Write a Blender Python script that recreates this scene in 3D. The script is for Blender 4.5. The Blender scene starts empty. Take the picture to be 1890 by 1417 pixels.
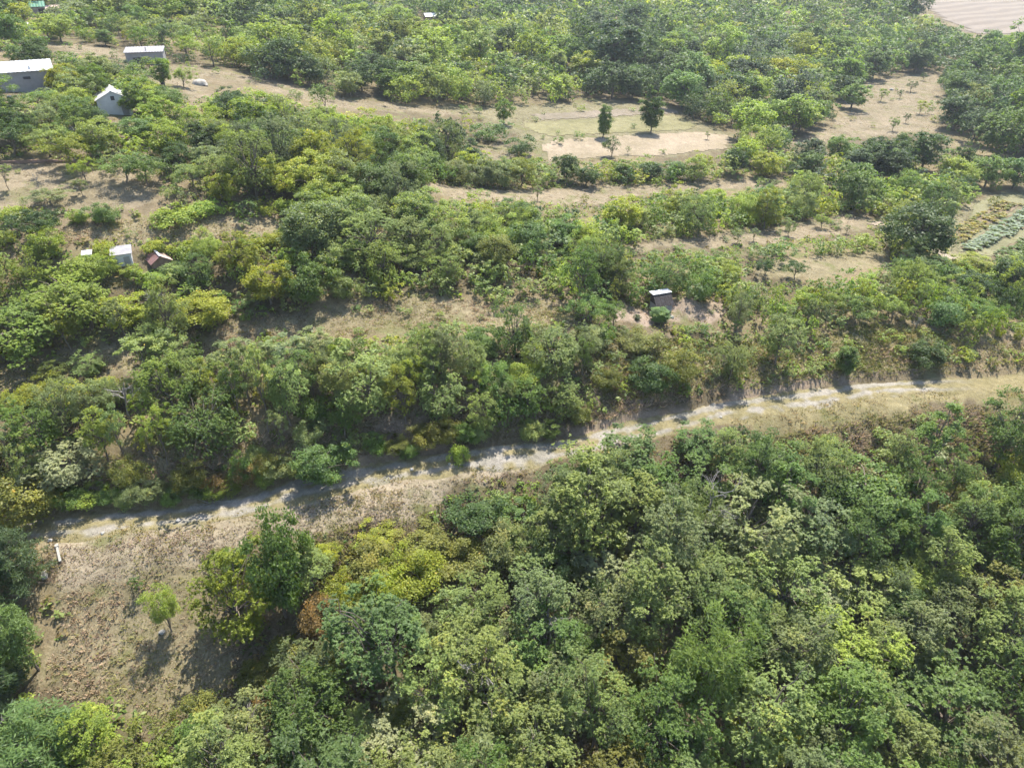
import bpy, math, random
import numpy as np

random.seed(7)
rng = np.random.default_rng(7)
R_ = math.radians

# ------------------------------------------------------------------ camera
W_PX, H_PX = 1890.0, 1417.0
F_PX = 1312.0
PITCH = 32.0
scene = bpy.context.scene
cam_d = bpy.data.cameras.new("camera")
cam_d.sensor_fit = 'HORIZONTAL'
cam_d.sensor_width = 36.0
cam_d.lens = 36.0 * F_PX / W_PX
cam_d.clip_start = 0.5
cam_d.clip_end = 8000
cam = bpy.data.objects.new("camera", cam_d)
scene.collection.objects.link(cam)
cam.location = (0, 0, 0)
cam.rotation_euler = (R_(90 - PITCH), 0, 0)
scene.camera = cam

# ------------------------------------------------------------------ sky and sun
SUN_EL = 62.0
SUN_DIR = np.array([0.35, 0.94])          # towards the sun, on the ground plane
SUN_AZ = math.atan2(SUN_DIR[0], SUN_DIR[1])
world = bpy.data.worlds.new("World")
scene.world = world
world.use_nodes = True
wn = world.node_tree
bg = wn.nodes["Background"]
sky = wn.nodes.new("ShaderNodeTexSky")
sky.sky_type = 'NISHITA'
sky.sun_disc = False
sky.sun_elevation = R_(SUN_EL)
sky.sun_rotation = SUN_AZ
wn.links.new(sky.outputs[0], bg.inputs[0])
bg.inputs[1].default_value = 0.15
sun_d = bpy.data.lights.new("sun", 'SUN')
sun_d.energy = 5.0
sun_d.angle = R_(0.55)
sun_d.color = (1.0, 0.95, 0.86)
sun = bpy.data.objects.new("sun", sun_d)
scene.collection.objects.link(sun)
sun.rotation_euler = (R_(90 - SUN_EL), 0, math.pi - SUN_AZ)
sun.location = (60, 150, 150)

scene.view_settings.view_transform = 'Standard'
scene.view_settings.look = 'None'
scene.view_settings.gamma = 1.0
scene.view_settings.exposure = 1.3
scene.render.engine = 'CYCLES'
scene.cycles.max_bounces = 5
scene.cycles.diffuse_bounces = 3
scene.cycles.use_adaptive_sampling = True
scene.cycles.adaptive_threshold = 0.03
scene.cycles.glossy_bounces = 1
scene.cycles.transmission_bounces = 4
scene.cycles.volume_bounces = 0
scene.cycles.use_denoising = True

# ------------------------------------------------------------------ geometry of the view (used to measure the place)
_cp, _sp = math.cos(R_(PITCH)), math.sin(R_(PITCH))


def ray(u, v):
    a = (u - W_PX / 2) / F_PX
    b = (v - H_PX / 2) / F_PX
    return np.array([a, _cp - b * _sp, -_sp - b * _cp])


def at_drop(u, v, h):
    d = ray(u, v)
    return d * (h / -d[2])


def project(p):
    p = np.asarray(p, float)
    x, y, z = p[..., 0], p[..., 1], p[..., 2]
    dep = np.maximum(y * _cp - z * _sp, 0.01)
    dn = -y * _sp - z * _cp
    return W_PX / 2 + F_PX * x / dep, H_PX / 2 + F_PX * dn / dep, dep


# ------------------------------------------------------------------ terrain height
CTRL = [(0, 1417, 42), (500, 1417, 43), (945, 1417, 45), (1400, 1417, 47), (1890, 1417, 49),
        (250, 1200, 39), (700, 1150, 40.5), (1200, 1100, 42), (1700, 1050, 44),
        (60, 975, 36), (300, 950, 36), (500, 918, 36), (700, 872, 36), (900, 845, 36), (1100, 812, 36), (1300, 765, 36),
        (1500, 725, 36.2), (1700, 700, 36.5), (1850, 697, 36.8),
        (100, 665, 31.0), (400, 620, 30.6), (600, 600, 30.6), (900, 580, 31.0), (1290, 572, 32.6), (1600, 590, 34.3), (1850, 625, 35.6),
        (250, 425, 24.5), (60, 430, 23.6), (640, 450, 27.3), (900, 450, 28.6), (1200, 450, 30.8),
        (1560, 480, 33), (1400, 440, 32.6), (1810, 420, 35.5), (1740, 478, 34.8), (1880, 520, 35.5),
        (100, 330, 21.5), (400, 330, 22.8), (640, 300, 25.0), (1000, 350, 30.6), (1250, 345, 31.8), (1500, 330, 33.2), (1820, 330, 35),
        (900, 280, 29.3), (1150, 270, 30.5), (1200, 215, 30.2), (1000, 200, 28.6), (1650, 200, 33), (1850, 220, 33.5),
        (215, 205, 18.8), (50, 165, 17.2), (270, 118, 18.4), (400, 140, 20.0), (640, 180, 24.2), (450, 200, 21.5),
        (85, 28, 15.2), (300, 30, 16.0), (600, 60, 20.5), (1100, 110, 28.0), (900, 30, 24.0), (1400, 60, 28.0), (1790, 40, 26.5)]
cx, cz = [], []
for (u, v, h) in CTRL:
    p = at_drop(u, v, h)
    cx.append((p[0], p[1]))
    cz.append(-h)
for (x, y, z) in [(-300, 420, -8), (0, 520, -16), (320, 520, -18), (420, 180, -34), (-220, 60, -14), (-90, 0, -40), (0, -10, -52),
                  (110, 0, -60), (300, 20, -50), (-260, 220, -8), (150, 60, -40), (150, 120, -37)]:
    cx.append((x, y))
    cz.append(z)
cx = np.array(cx) / 100.0
cz = np.array(cz)


def _phi(r2):
    return np.where(r2 > 1e-12, 0.5 * r2 * np.log(np.maximum(r2, 1e-12)), 0.0)


_n = len(cx)
_A = np.zeros((_n + 3, _n + 3))
_A[:_n, :_n] = _phi(((cx[:, None] - cx[None]) ** 2).sum(-1)) + np.eye(_n) * 0.004
_A[:_n, _n] = 1
_A[:_n, _n + 1:] = cx
_A[_n:, :_n] = _A[:_n, _n:].T
_w = np.linalg.solve(_A, np.concatenate([cz, [0, 0, 0]]))


def base_height(x, y):
    xc = np.clip(x, -330, 430) / 100
    yc = np.clip(y, -20, 540) / 100
    out = _w[_n] + _w[_n + 1] * xc + _w[_n + 2] * yc
    for i in range(_n):
        out = out + _w[i] * _phi((xc - cx[i, 0]) ** 2 + (yc - cx[i, 1]) ** 2)
    return out


def vnoise(x, y, scale, seed):
    """smooth value noise in the plane, about -1..1"""
    g = np.random.default_rng(seed).random((128, 128)) * 2 - 1
    fx, fy = x / scale, y / scale
    ix, iy = np.floor(fx).astype(int), np.floor(fy).astype(int)
    tx, ty = fx - ix, fy - iy
    tx, ty = tx * tx * (3 - 2 * tx), ty * ty * (3 - 2 * ty)
    a = g[ix % 128, iy % 128]
    b = g[(ix + 1) % 128, iy % 128]
    c = g[ix % 128, (iy + 1) % 128]
    d = g[(ix + 1) % 128, (iy + 1) % 128]
    return (a * (1 - tx) + b * tx) * (1 - ty) + (c * (1 - tx) + d * tx) * ty


# the chalk track: centre line on a contour of the hill
TRACK_PX = [(-60, 990), (60, 978), (160, 966), (300, 953), (420, 938), (520, 914), (600, 889), (700, 871), (800, 855), (900, 845),
            (1000, 835), (1060, 824), (1150, 802), (1230, 784), (1300, 767), (1400, 746), (1500, 726), (1600, 710), (1700, 700),
            (1790, 696), (1860, 692), (1930, 680)]
track = np.array([at_drop(u, v, 36.0)[:2] for u, v in TRACK_PX])


def polyline_resample(P, step):
    seg = np.linalg.norm(np.diff(P, axis=0), axis=1)
    s = np.concatenate([[0], np.cumsum(seg)])
    n = int(s[-1] / step) + 1
    t = np.linspace(0, s[-1], n)
    return np.stack([np.interp(t, s, P[:, k]) for k in range(P.shape[1])], 1)


def smooth(P, n):
    P = P.copy()
    for _ in range(n):
        P[1:-1] = (P[:-2] + 2 * P[1:-1] + P[2:]) / 4
    return P


track = smooth(polyline_resample(track, 0.8), 12)
_tt = np.gradient(track, axis=0)
_tt /= np.linalg.norm(_tt, axis=1)[:, None]
track_nrm = np.stack([-_tt[:, 1], _tt[:, 0]], 1)      # uphill side


def track_dist(x, y):
    """signed distance from the track's centre (uphill positive)"""
    x = np.atleast_1d(x).ravel()
    y = np.atleast_1d(y).ravel()
    out = np.full(x.shape, 99.0)
    near = np.where((x > -75) & (x < 80) & (y > 5) & (y < 95))[0]
    for s in range(0, len(near), 4000):
        k = near[s:s + 4000]
        dx = x[k, None] - track[None, :, 0]
        dy = y[k, None] - track[None, :, 1]
        d2 = dx * dx + dy * dy
        j = d2.argmin(1)
        r = np.arange(len(k))
        sg = dx[r, j] * track_nrm[j, 0] + dy[r, j] * track_nrm[j, 1]
        out[k] = np.sign(sg) * np.sqrt(d2[r, j])
    return out


def sstep(a, b, x):
    t = np.clip((x - a) / (b - a), 0, 1)
    return t * t * (3 - 2 * t)


def axis(fine0, fine1, step, lo, hi, grow):
    a = list(np.arange(fine0, fine1 + 1e-6, step))
    s = step
    while a[-1] < hi:
        s = min(s * grow, 400)
        a.append(a[-1] + s)
    s = step
    b = []
    x = fine0
    while x > lo:
        s = min(s * grow, 400)
        x -= s
        b.append(x)
    return np.array(b[::-1] + a)


AX = axis(-60, 66, 0.55, -3500, 3500, 1.045)
AY = axis(12, 84, 0.55, -600, 4500, 1.035)
GX, GY = np.meshgrid(AX, AY, indexing='ij')
SLOPE = 0.25
GZ = base_height(GX, GY)
TD = track_dist(GX, GY).reshape(GX.shape)
rag = vnoise(GX, GY, 5, 3) * 0.35 + vnoise(GX, GY, 1.6, 4) * 0.2
d_ = TD + rag * (np.abs(TD) < 30)
fade = sstep(20, 12, np.abs(d_))
prof = np.where(d_ > -2.2, -SLOPE * np.clip(d_, -2.2, 1.3), SLOPE * 2.2) * sstep(9, 1.3, d_) * sstep(-12, -2.2, d_)
prof = prof + (0.38 * sstep(1.3, 1.75, d_) + sstep(22, 2, GX) * sstep(1.6, 6.0, d_)) * sstep(17, 6, d_) - 0.45 * sstep(-2.6, -7.0, d_) * sstep(-16, -7.5, d_)
GZ = GZ + prof * fade
near = sstep(140, 90, GY) * sstep(-150, -90, GX) * sstep(150, 100, GX)
GZ = GZ + near * (vnoise(GX, GY, 6, 11) * 0.28 + vnoise(GX, GY, 1.7, 12) * 0.10 * (np.abs(TD) > 1.6)) + (1 - near) * vnoise(GX, GY, 22, 13) * 0.4
# pale earth heap by the plank hut
mx, my = at_drop(1268, 572, 32.6)[:2]
GZ = GZ + 0.9 * np.exp(-(((GX - mx) / 2.2) ** 2 + ((GY - my) / 1.8) ** 2))


def hz(x, y):
    x = np.asarray(x, float)
    y = np.asarray(y, float)
    i = np.clip(np.searchsorted(AX, x) - 1, 0, len(AX) - 2)
    j = np.clip(np.searchsorted(AY, y) - 1, 0, len(AY) - 2)
    tx = np.clip((x - AX[i]) / (AX[i + 1] - AX[i]), 0, 1)
    ty = np.clip((y - AY[j]) / (AY[j + 1] - AY[j]), 0, 1)
    return (GZ[i, j] * (1 - tx) + GZ[i + 1, j] * tx) * (1 - ty) + (GZ[i, j + 1] * (1 - tx) + GZ[i + 1, j + 1] * tx) * ty


_T = np.concatenate([np.arange(20, 140, 0.12), np.arange(140, 1500, 0.6)])


def ground_at(u, v):
    """the point of the hillside seen at a place in the photograph"""
    d = ray(u, v)
    P = d[None] * _T[:, None]
    below = P[:, 2] < hz(P[:, 0], P[:, 1])
    k = int(np.argmax(below)) if below.any() else len(_T) - 1
    t = _T[k]
    x, y = d[0] * t, d[1] * t
    return np.array([x, y, float(hz(x, y))])


def in_poly(x, y, poly):
    x = np.asarray(x, float)
    y = np.asarray(y, float)
    inside = np.zeros(x.shape, bool)
    n = len(poly)
    j = n - 1
    for i in range(n):
        xi, yi = poly[i]
        xj, yj = poly[j]
        c = ((yi > y) != (yj > y)) & (x < (xj - xi) * (y - yi) / (yj - yi + 1e-12) + xi)
        inside ^= c
        j = i
    return inside


# ------------------------------------------------------------------ open ground (outlines measured in the photograph, laid on the hill)
OPEN = {
    'meadow': ([(60, 985), (200, 962), (420, 945), (560, 920), (640, 888), (800, 862), (1000, 842), (1000, 868), (930, 888), (825, 895), (805, 945),
                (700, 962), (600, 985), (570, 1005), (480, 985), (400, 1010), (392, 1060), (385, 1110), (392, 1170), (450, 1190),
                (430, 1240), (385, 1310), (300, 1345), (230, 1290), (110, 1290), (65, 1280), (85, 1230), (118, 1190), (115, 1110), (92, 1060)], 'dry'),
    'matted': ([(75, 990), (200, 966), (420, 950), (560, 925), (640, 893), (800, 866), (1000, 846), (1000, 866), (930, 885), (825, 893), (800, 943), (700, 960),
                (600, 983), (560, 1003), (480, 985), (400, 1010), (385, 1050), (240, 1060), (120, 1085), (95, 1050)], 'matted'),
    'verge': ([(1075, 835), (1230, 800), (1300, 775), (1400, 752), (1600, 716), (1810, 700), (1880, 712), (1895, 745), (1860, 760), (1790, 755), (1730, 745),
               (1660, 790), (1500, 812), (1440, 815), (1390, 795), (1350, 790), (1230, 812), (1090, 845)], 'verge'),
    'bank': ([(640, 872), (690, 775), (790, 785), (850, 835), (1050, 812), (1095, 720), (1130, 745), (1340, 742), (1365, 705), (1480, 678),
              (1620, 682), (1700, 688), (1600, 702), (1400, 738), (1250, 770), (1060, 815), (800, 848)], 'scrub'),
    'terrace': ([(410, 602), (560, 575), (700, 558), (760, 550), (930, 560), (1000, 553), (1060, 575), (1062, 596), (985, 592), (930, 605), (820, 590),
                 (720, 612), (625, 626), (540, 610), (470, 612), (430, 640), (380, 640)], 'dry'),
    'terrace_low': ([(-20, 690), (120, 650), (235, 640), (255, 680), (190, 690), (80, 705), (-20, 730)], 'dry'),
    'hut_ground': ([(1125, 560), (1200, 575), (1240, 552), (1330, 560), (1335, 588), (1240, 602), (1130, 600)], 'pale'),
    'slope_grass': ([(1100, 655), (1180, 628), (1300, 628), (1470, 642), (1560, 602), (1700, 602), (1800, 650), (1750, 680), (1600, 690), (1480, 692), (1380, 706), (1290, 716), (1180, 738), (1110, 732)], 'olive'),
    'orchard': ([(-20, 300), (60, 298), (200, 312), (300, 345), (290, 372), (230, 392), (120, 388), (-20, 382)], 'mown'),
    'plot': ([(108, 425), (240, 405), (500, 405), (520, 425), (330, 442), (108, 452)], 'dry'),
    'upper_path': ([(80, 78), (150, 80), (230, 98), (312, 118), (400, 128), (520, 152), (640, 182), (740, 192), (860, 208), (860, 218), (740, 206),
                    (620, 200), (500, 168), (390, 140), (310, 128), (225, 112), (100, 92)], 'mown'),
    'hut_yard': ([(150, 126), (215, 130), (210, 152), (150, 145)], 'dry'),
    'yard': ([(275, 150), (300, 140), (380, 140), (375, 160), (360, 200), (345, 190), (350, 165), (300, 165)], 'mown'),
    'strips': ([(800, 197), (1010, 193), (1190, 182), (1240, 198), (1352, 250), (1340, 275), (1220, 290), (1150, 291), (1010, 302), (975, 262), (900, 228)], 'strips'),
    'small_field': ([(880, 270), (930, 268), (1005, 292), (900, 296)], 'mown'),
    'valley_orchard': ([(1450, 262), (1530, 237), (1600, 152), (1640, 142), (1735, 130), (1730, 240), (1660, 250), (1540, 260), (1480, 268)], 'mown'),
    'far_field': ([(1695, 0), (1700, -30), (1990, -40), (1990, 75), (1890, 66), (1800, 62), (1740, 35)], 'plough'),
    'strip_a': ([(770, 338), (850, 345), (920, 350), (1000, 350), (1250, 340), (1450, 322), (1452, 345), (1280, 352), (1080, 378), (940, 372), (800, 362)], 'mown'),
    'strip_b': ([(1168, 450), (1260, 440), (1380, 430), (1570, 393), (1632, 408), (1600, 425), (1480, 442), (1330, 457), (1180, 464)], 'mown'),
    'strip_c': ([(1385, 497), (1480, 475), (1640, 462), (1645, 490), (1560, 500), (1460, 520), (1400, 512)], 'dry'),
    'garden': ([(1745, 483), (1728, 462), (1752, 400), (1785, 372), (1900, 345), (1900, 460), (1800, 480)], 'garden'),
    'bend': ([(1800, 632), (1900, 606), (1900, 640), (1815, 645)], 'mown'),
    'clearing': ([(860, 30), (1000, 38), (1005, 48), (870, 46)], 'dry'),
    'lane': ([(1740, 255), (1810, 272), (1890, 296), (1890, 304), (1800, 282), (1740, 266)], 'dry'),
}


def densify(poly, n=3):
    out = []
    for i, p in enumerate(poly):
        q = poly[(i + 1) % len(poly)]
        for k in range(n):
            out.append((p[0] + (q[0] - p[0]) * k / n, p[1] + (q[1] - p[1]) * k / n))
    return out


OPENW = {}
for k, (pp, kind) in OPEN.items():
    OPENW[k] = ([tuple(ground_at(u, v)[:2]) for u, v in densify(pp)], kind)

HILLW = [tuple(ground_at(u, v)[:2]) for u, v in densify([(-40, 110), (150, 110), (420, 145), (560, 200), (520, 300), (560, 400), (520, 440), (340, 455), (-40, 470)])]
GCOL = {'hill': (0.140, 0.113, 0.073), 'litter': (0.098, 0.080, 0.050), 'dry': (0.160, 0.137, 0.084), 'matted': (0.212, 0.179, 0.128), 'verge': (0.163, 0.141, 0.076), 'scrub': (0.163, 0.128, 0.093),
        'pale': (0.209, 0.166, 0.130), 'olive': (0.153, 0.135, 0.073), 'mown': (0.169, 0.141, 0.096), 'strips': (0.140, 0.126, 0.076), 'plough': (0.153, 0.126, 0.106), 'garden': (0.153, 0.138, 0.086)}


def ground_color(x, y):
    sh = x.shape
    x, y = x.ravel(), y.ravel()
    jx = x + vnoise(x, y, 2.2, 21) * 0.9 + vnoise(x, y, 0.8, 22) * 0.3
    jy = y + vnoise(x, y, 2.2, 23) * 0.9 + vnoise(x, y, 0.8, 24) * 0.3
    c = np.tile(np.array(GCOL['litter']), (len(x), 1))
    # dry grass between the bushes on the upper hill
    m = sstep(-0.1, 0.5, vnoise(x, y, 9, 25)) * 0.6
    c = c * (1 - m[:, None]) + np.array((0.19, 0.155, 0.09)) * m[:, None]
    for k, (poly, kind) in [('hill', (HILLW, 'hill'))] + list(OPENW.items()):
        P = np.array(poly)
        lo, hi = P.min(0) - 2, P.max(0) + 2
        box = np.where((x > lo[0]) & (x < hi[0]) & (y > lo[1]) & (y < hi[1]))[0]
        if len(box) == 0:
            continue
        ins = box[in_poly(jx[box], jy[box], poly)]
        c[ins] = GCOL[kind]
    return c.reshape(sh + (3,))


# ------------------------------------------------------------------ material helpers
class NT:
    def __init__(self, name):
        self.m = bpy.data.materials.new(name)
        self.m.use_nodes = True
        self.t = self.m.node_tree
        self.t.nodes.clear()
        self.out = self.t.nodes.new("ShaderNodeOutputMaterial")

    def n(self, typ, **kw):
        nd = self.t.nodes.new(typ)
        for k, v in kw.items():
            if k.startswith('i_'):
                key = k[2:]
                key = int(key) if key.isdigit() else key.replace('_', ' ')
                nd.inputs[key].default_value = v
            else:
                setattr(nd, k, v)
        return nd

    def l(self, a, b):
        self.t.links.new(a, b)


def noise_node(nt, scale, detail=5, rough=0.6, coord=None):
    n = nt.n("ShaderNodeTexNoise")
    n.inputs['Scale'].default_value = scale
    n.inputs['Detail'].default_value = detail
    n.inputs['Roughness'].default_value = rough
    if coord is not None:
        nt.l(coord, n.inputs['Vector'])
    return n


def ramp(nt, fac, stops):
    r = nt.n("ShaderNodeValToRGB")
    e = r.color_ramp.elements
    while len(e) < len(stops):
        e.new(0.5)
    for i, (p, c) in enumerate(stops):
        e[i].position = p
        e[i].color = (*c, 1) if len(c) == 3 else c
    nt.l(fac, r.inputs[0])
    return r


def mixc(nt, typ, fac, a, b):
    m = nt.n("ShaderNodeMix", data_type='RGBA', blend_type=typ)
    for sock, v in ((m.inputs[0], fac), (m.inputs[6], a), (m.inputs[7], b)):
        if hasattr(v, 'is_output'):
            nt.l(v, sock)
        elif isinstance(v, tuple):
            sock.default_value = (*v, 1) if len(v) == 3 else v
        else:
            sock.default_value = v
    return m.outputs[2]


def ground_material(name, color=None, attr=None, contrast=0.5, scale=1.2, bump=0.25, tint=None):
    nt = NT(name)
    tc = nt.n("ShaderNodeNewGeometry").outputs['Position']
    if attr:
        base = nt.n("ShaderNodeAttribute", attribute_name=attr).outputs['Color']
    else:
        rgb = nt.n("ShaderNodeRGB")
        rgb.outputs[0].default_value = (*color, 1)
        base = rgb.outputs[0]
    n1 = noise_node(nt, scale, 8, 0.68, tc)
    n2 = noise_node(nt, scale * 0.17, 4, 0.55, tc)
    n3 = noise_node(nt, scale * 6, 4, 0.6, tc)
    lo, hi = 1 - contrast, 1 + contrast
    r1 = ramp(nt, n1.outputs[0], [(0.3, (lo, lo, lo)), (0.7, (hi, hi, hi))])
    r2 = ramp(nt, n2.outputs[0], [(0.35, (0.86, 0.86, 0.80)), (0.62, (1.12, 1.10, 1.10))])
    r3 = ramp(nt, n3.outputs[0], [(0.3, (0.78, 0.76, 0.72)), (0.7, (1.2, 1.2, 1.2))])
    c = mixc(nt, 'MULTIPLY', 1.0, base, r1.outputs[0])
    c = mixc(nt, 'MULTIPLY', 1.0, c, r2.outputs[0])
    c = mixc(nt, 'MULTIPLY', 1.0, c, r3.outputs[0])
    if tint:
        n4 = noise_node(nt, tint[1], 5, 0.6, tc)
        r4 = ramp(nt, n4.outputs[0], [(tint[2], (0, 0, 0)), (tint[2] + 0.12, (1, 1, 1))])
        c = mixc(nt, 'MIX', r4.outputs[0], c, tint[0])
    b = nt.n("ShaderNodeBsdfPrincipled")
    b.inputs['Roughness'].default_value = 0.95
    b.inputs['Specular IOR Level'].default_value = 0.1
    nt.l(c, b.inputs['Base Color'])
    bp = nt.n("ShaderNodeBump", i_Strength=1.0, i_Distance=bump)
    nt.l(n1.outputs[0], bp.inputs['Height'])
    nt.l(bp.outputs[0], b.inputs['Normal'])
    nt.l(b.outputs[0], nt.out.inputs[0])
    return nt.m


def plain_material(name, color, rough=0.8, metallic=0.0, var=0.25, scale=3.0, streak=False):
    nt = NT(name)
    tc = nt.n("ShaderNodeTexCoord").outputs['Object']
    mp = nt.n("ShaderNodeMapping")
    mp.inputs['Scale'].default_value = (1, 1, 0.2) if streak else (1, 1, 1)
    nt.l(tc, mp.inputs[0])
    n1 = noise_node(nt, scale, 6, 0.65, mp.outputs[0])
    a = tuple(c * (1 - var) for c in color)
    d = tuple(min(1, c * (1 + var)) for c in color)
    r = ramp(nt, n1.outputs[0], [(0.3, a), (0.7, d)])
    b = nt.n("ShaderNodeBsdfPrincipled")
    b.inputs['Roughness'].default_value = rough
    b.inputs['Metallic'].default_value = metallic
    nt.l(r.outputs[0], b.inputs['Base Color'])
    bp = nt.n("ShaderNodeBump", i_Strength=0.4, i_Distance=0.02)
    nt.l(n1.outputs[0], bp.inputs['Height'])
    nt.l(bp.outputs[0], b.inputs['Normal'])
    nt.l(b.outputs[0], nt.out.inputs[0])
    return nt.m


def leaf_material(name, attr=None, trans=0.46, rough=0.5, spec=0.25, glow=(1.2, 1.22, 0.6)):
    nt = NT(name)
    if attr:
        base = nt.n("ShaderNodeAttribute", attribute_name=attr).outputs['Color']
    else:
        base = nt.n("ShaderNodeObjectInfo").outputs['Color']
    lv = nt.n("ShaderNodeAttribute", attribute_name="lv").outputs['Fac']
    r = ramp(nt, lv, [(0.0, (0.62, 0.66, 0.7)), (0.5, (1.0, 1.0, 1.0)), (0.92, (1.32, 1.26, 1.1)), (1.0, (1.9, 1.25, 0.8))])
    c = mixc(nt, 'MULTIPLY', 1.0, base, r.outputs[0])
    b = nt.n("ShaderNodeBsdfPrincipled")
    b.inputs['Roughness'].default_value = rough
    b.inputs['Specular IOR Level'].default_value = spec
    nt.l(c, b.inputs['Base Color'])
    t = nt.n("ShaderNodeBsdfTranslucent")
    tcx = mixc(nt, 'MULTIPLY', 1.0, c, glow)
    nt.l(tcx, t.inputs['Color'])
    m = nt.n("ShaderNodeMixShader")
    m.inputs[0].default_value = trans
    nt.l(b.outputs[0], m.inputs[1])
    nt.l(t.outputs[0], m.inputs[2])
    nt.l(m.outputs[0], nt.out.inputs[0])
    return nt.m


M_LEAF = leaf_material("leaf")
M_LEAF_ATTR = leaf_material("leaf_mixed", attr="tc")
M_STRAW = leaf_material("straw", attr="tc", trans=0.5, rough=0.8, spec=0.1, glow=(1.05, 1.0, 0.92))
M_BARK = plain_material("bark", (0.13, 0.105, 0.08), 0.9, 0, 0.35, 6, True)
M_DEAD = plain_material("dead_wood", (0.22, 0.20, 0.175), 0.85, 0, 0.25, 8, True)
M_GROUND = ground_material("hillside_ground", attr="gcol", contrast=0.28, scale=1.1, bump=0.18, tint=((0.118, 0.114, 0.050), 0.33, 0.55))

# ------------------------------------------------------------------ mesh helpers
COL = scene.collection


def new_mesh(name, verts, faces_flat, per, mats, lv=None, tc=None, smooth_=False, mat_idx=None):
    me = bpy.data.meshes.new(name)
    verts = np.asarray(verts, np.float32)
    idx = np.asarray(faces_flat, np.int32).ravel()
    nf = len(idx) // per
    me.vertices.add(len(verts))
    me.vertices.foreach_set("co", verts.ravel())
    me.loops.add(len(idx))
    me.loops.foreach_set("vertex_index", idx)
    me.polygons.add(nf)
    me.polygons.foreach_set("loop_start", np.arange(0, nf * per, per, dtype=np.int32))
    me.polygons.foreach_set("loop_total", np.full(nf, per, np.int32))
    if smooth_:
        me.polygons.foreach_set("use_smooth", np.ones(nf, bool))
    if lv is not None:
        a = me.attributes.new("lv", 'FLOAT', 'POINT')
        a.data.foreach_set("value", np.asarray(lv, np.float32))
    if tc is not None:
        a = me.attributes.new("tc", 'FLOAT_COLOR', 'POINT')
        a.data.foreach_set("color", np.asarray(tc, np.float32).ravel())
    for m in mats:
        me.materials.append(m)
    if mat_idx is not None:
        me.polygons.foreach_set("material_index", np.asarray(mat_idx, np.int32))
    me.update(calc_edges=True)
    return me


def link(name, me, parent=None):
    o = bpy.data.objects.new(name, me)
    COL.objects.link(o)
    if parent is not None:
        o.parent = parent
    return o


def empty(name, loc, rz=0.0, sc=(1, 1, 1)):
    o = bpy.data.objects.new(name, None)
    COL.objects.link(o)
    o.location = loc
    o.rotation_euler = (0, 0, rz)
    o.scale = sc
    o.empty_display_size = 0.3
    return o


def tag(o, label, cat, group=None):
    o['label'] = label
    o['category'] = cat
    if group:
        o['group'] = group
    return o


def struct(o):
    o['kind'] = 'structure'
    return o


# ------------------------------------------------------------------ the hillside
nx, ny = len(AX), len(AY)
vid = np.arange(nx * ny).reshape(nx, ny)
faces = np.stack([vid[:-1, :-1], vid[1:, :-1], vid[1:, 1:], vid[:-1, 1:]], -1).reshape(-1, 4)
me = new_mesh("terrain", np.stack([GX, GY, GZ], -1).reshape(-1, 3), faces, 4, [M_GROUND], smooth_=True)
gc = ground_color(GX, GY).reshape(-1, 3)
a = me.attributes.new("gcol", 'FLOAT_COLOR', 'POINT')
a.data.foreach_set("color", np.concatenate([gc, np.ones((len(gc), 1))], 1).astype(np.float32).ravel())
terrain = struct(link("terrain", me))


def drape(name, poly_px, mat, lift=0.05, step=0.5, ragged=0.25, kind='structure'):
    """a thin sheet of ground laid over the hill inside an outline"""
    poly = [tuple(ground_at(u, v)[:2]) for u, v in densify(poly_px, 4)]
    P = np.array(poly)
    lo, hi = P.min(0), P.max(0)
    xs = np.arange(lo[0], hi[0] + step, step)
    ys = np.arange(lo[1], hi[1] + step, step)
    X, Y = np.meshgrid(xs, ys, indexing='ij')
    xc, yc = (X[:-1, :-1] + step / 2), (Y[:-1, :-1] + step / 2)
    ins = in_poly(xc + vnoise(xc, yc, 1.5, 31) * ragged, yc + vnoise(xc, yc, 1.5, 32) * ragged, poly)
    id_ = np.arange(X.size).reshape(X.shape)
    F = np.stack([id_[:-1, :-1], id_[1:, :-1], id_[1:, 1:], id_[:-1, 1:]], -1)[ins]
    used = np.unique(F)
    remap = np.full(X.size, -1)
    remap[used] = np.arange(len(used))
    V = np.stack([X, Y, hz(X, Y) + lift], -1).reshape(-1, 3)[used]
    o = link(name, new_mesh(name, V, remap[F], 4, [mat], smooth_=True))
    if kind == 'structure':
        struct(o)
    return o


# chalk track ribbon: broken chalk along its middle, fading into the verge
M_CHALK = ground_material("chalk", attr="gcol", contrast=0.3, scale=2.4, bump=0.10)
K = 15
tr = polyline_resample(track, 0.22)
tr_n = np.stack([np.interp(np.linspace(0, 1, len(tr)), np.linspace(0, 1, len(track)), track_nrm[:, k]) for k in range(2)], 1)
s_ = np.arange(len(tr)) * 0.22
wl = 1.2 + 0.12 * vnoise(s_, s_ * 0, 3.0, 41)
wr = 1.55 + 0.3 * vnoise(s_, s_ * 0, 2.6, 43)
tt = np.linspace(0, 1, K)
off = -wr[:, None] * (1 - tt) + wl[:, None] * tt
TX = tr[:, None, 0] + tr_n[:, None, 0] * off
TY = tr[:, None, 1] + tr_n[:, None, 1] * off
TZ = hz(TX, TY) + (0.065 * (1 - np.abs(2 * tt - 1) ** 5) - 0.03)[None, :]
id_ = np.arange(TX.size).reshape(TX.shape)
F = np.stack([id_[:-1, :-1], id_[1:, :-1], id_[1:, 1:], id_[:-1, 1:]], -1).reshape(-1, 4)
_wob = 0.22 * vnoise(s_, s_ * 0, 4.0, 47)[:, None]
_ch = np.exp(-((off - 0.62 + _wob) / 0.36) ** 2) + 0.85 * np.exp(-((off + 0.50 + _wob) / 0.34) ** 2) + 0.55 * vnoise(TX, TY, 1.3, 45) + 0.35 * vnoise(TX, TY, 0.5, 46)
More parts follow.
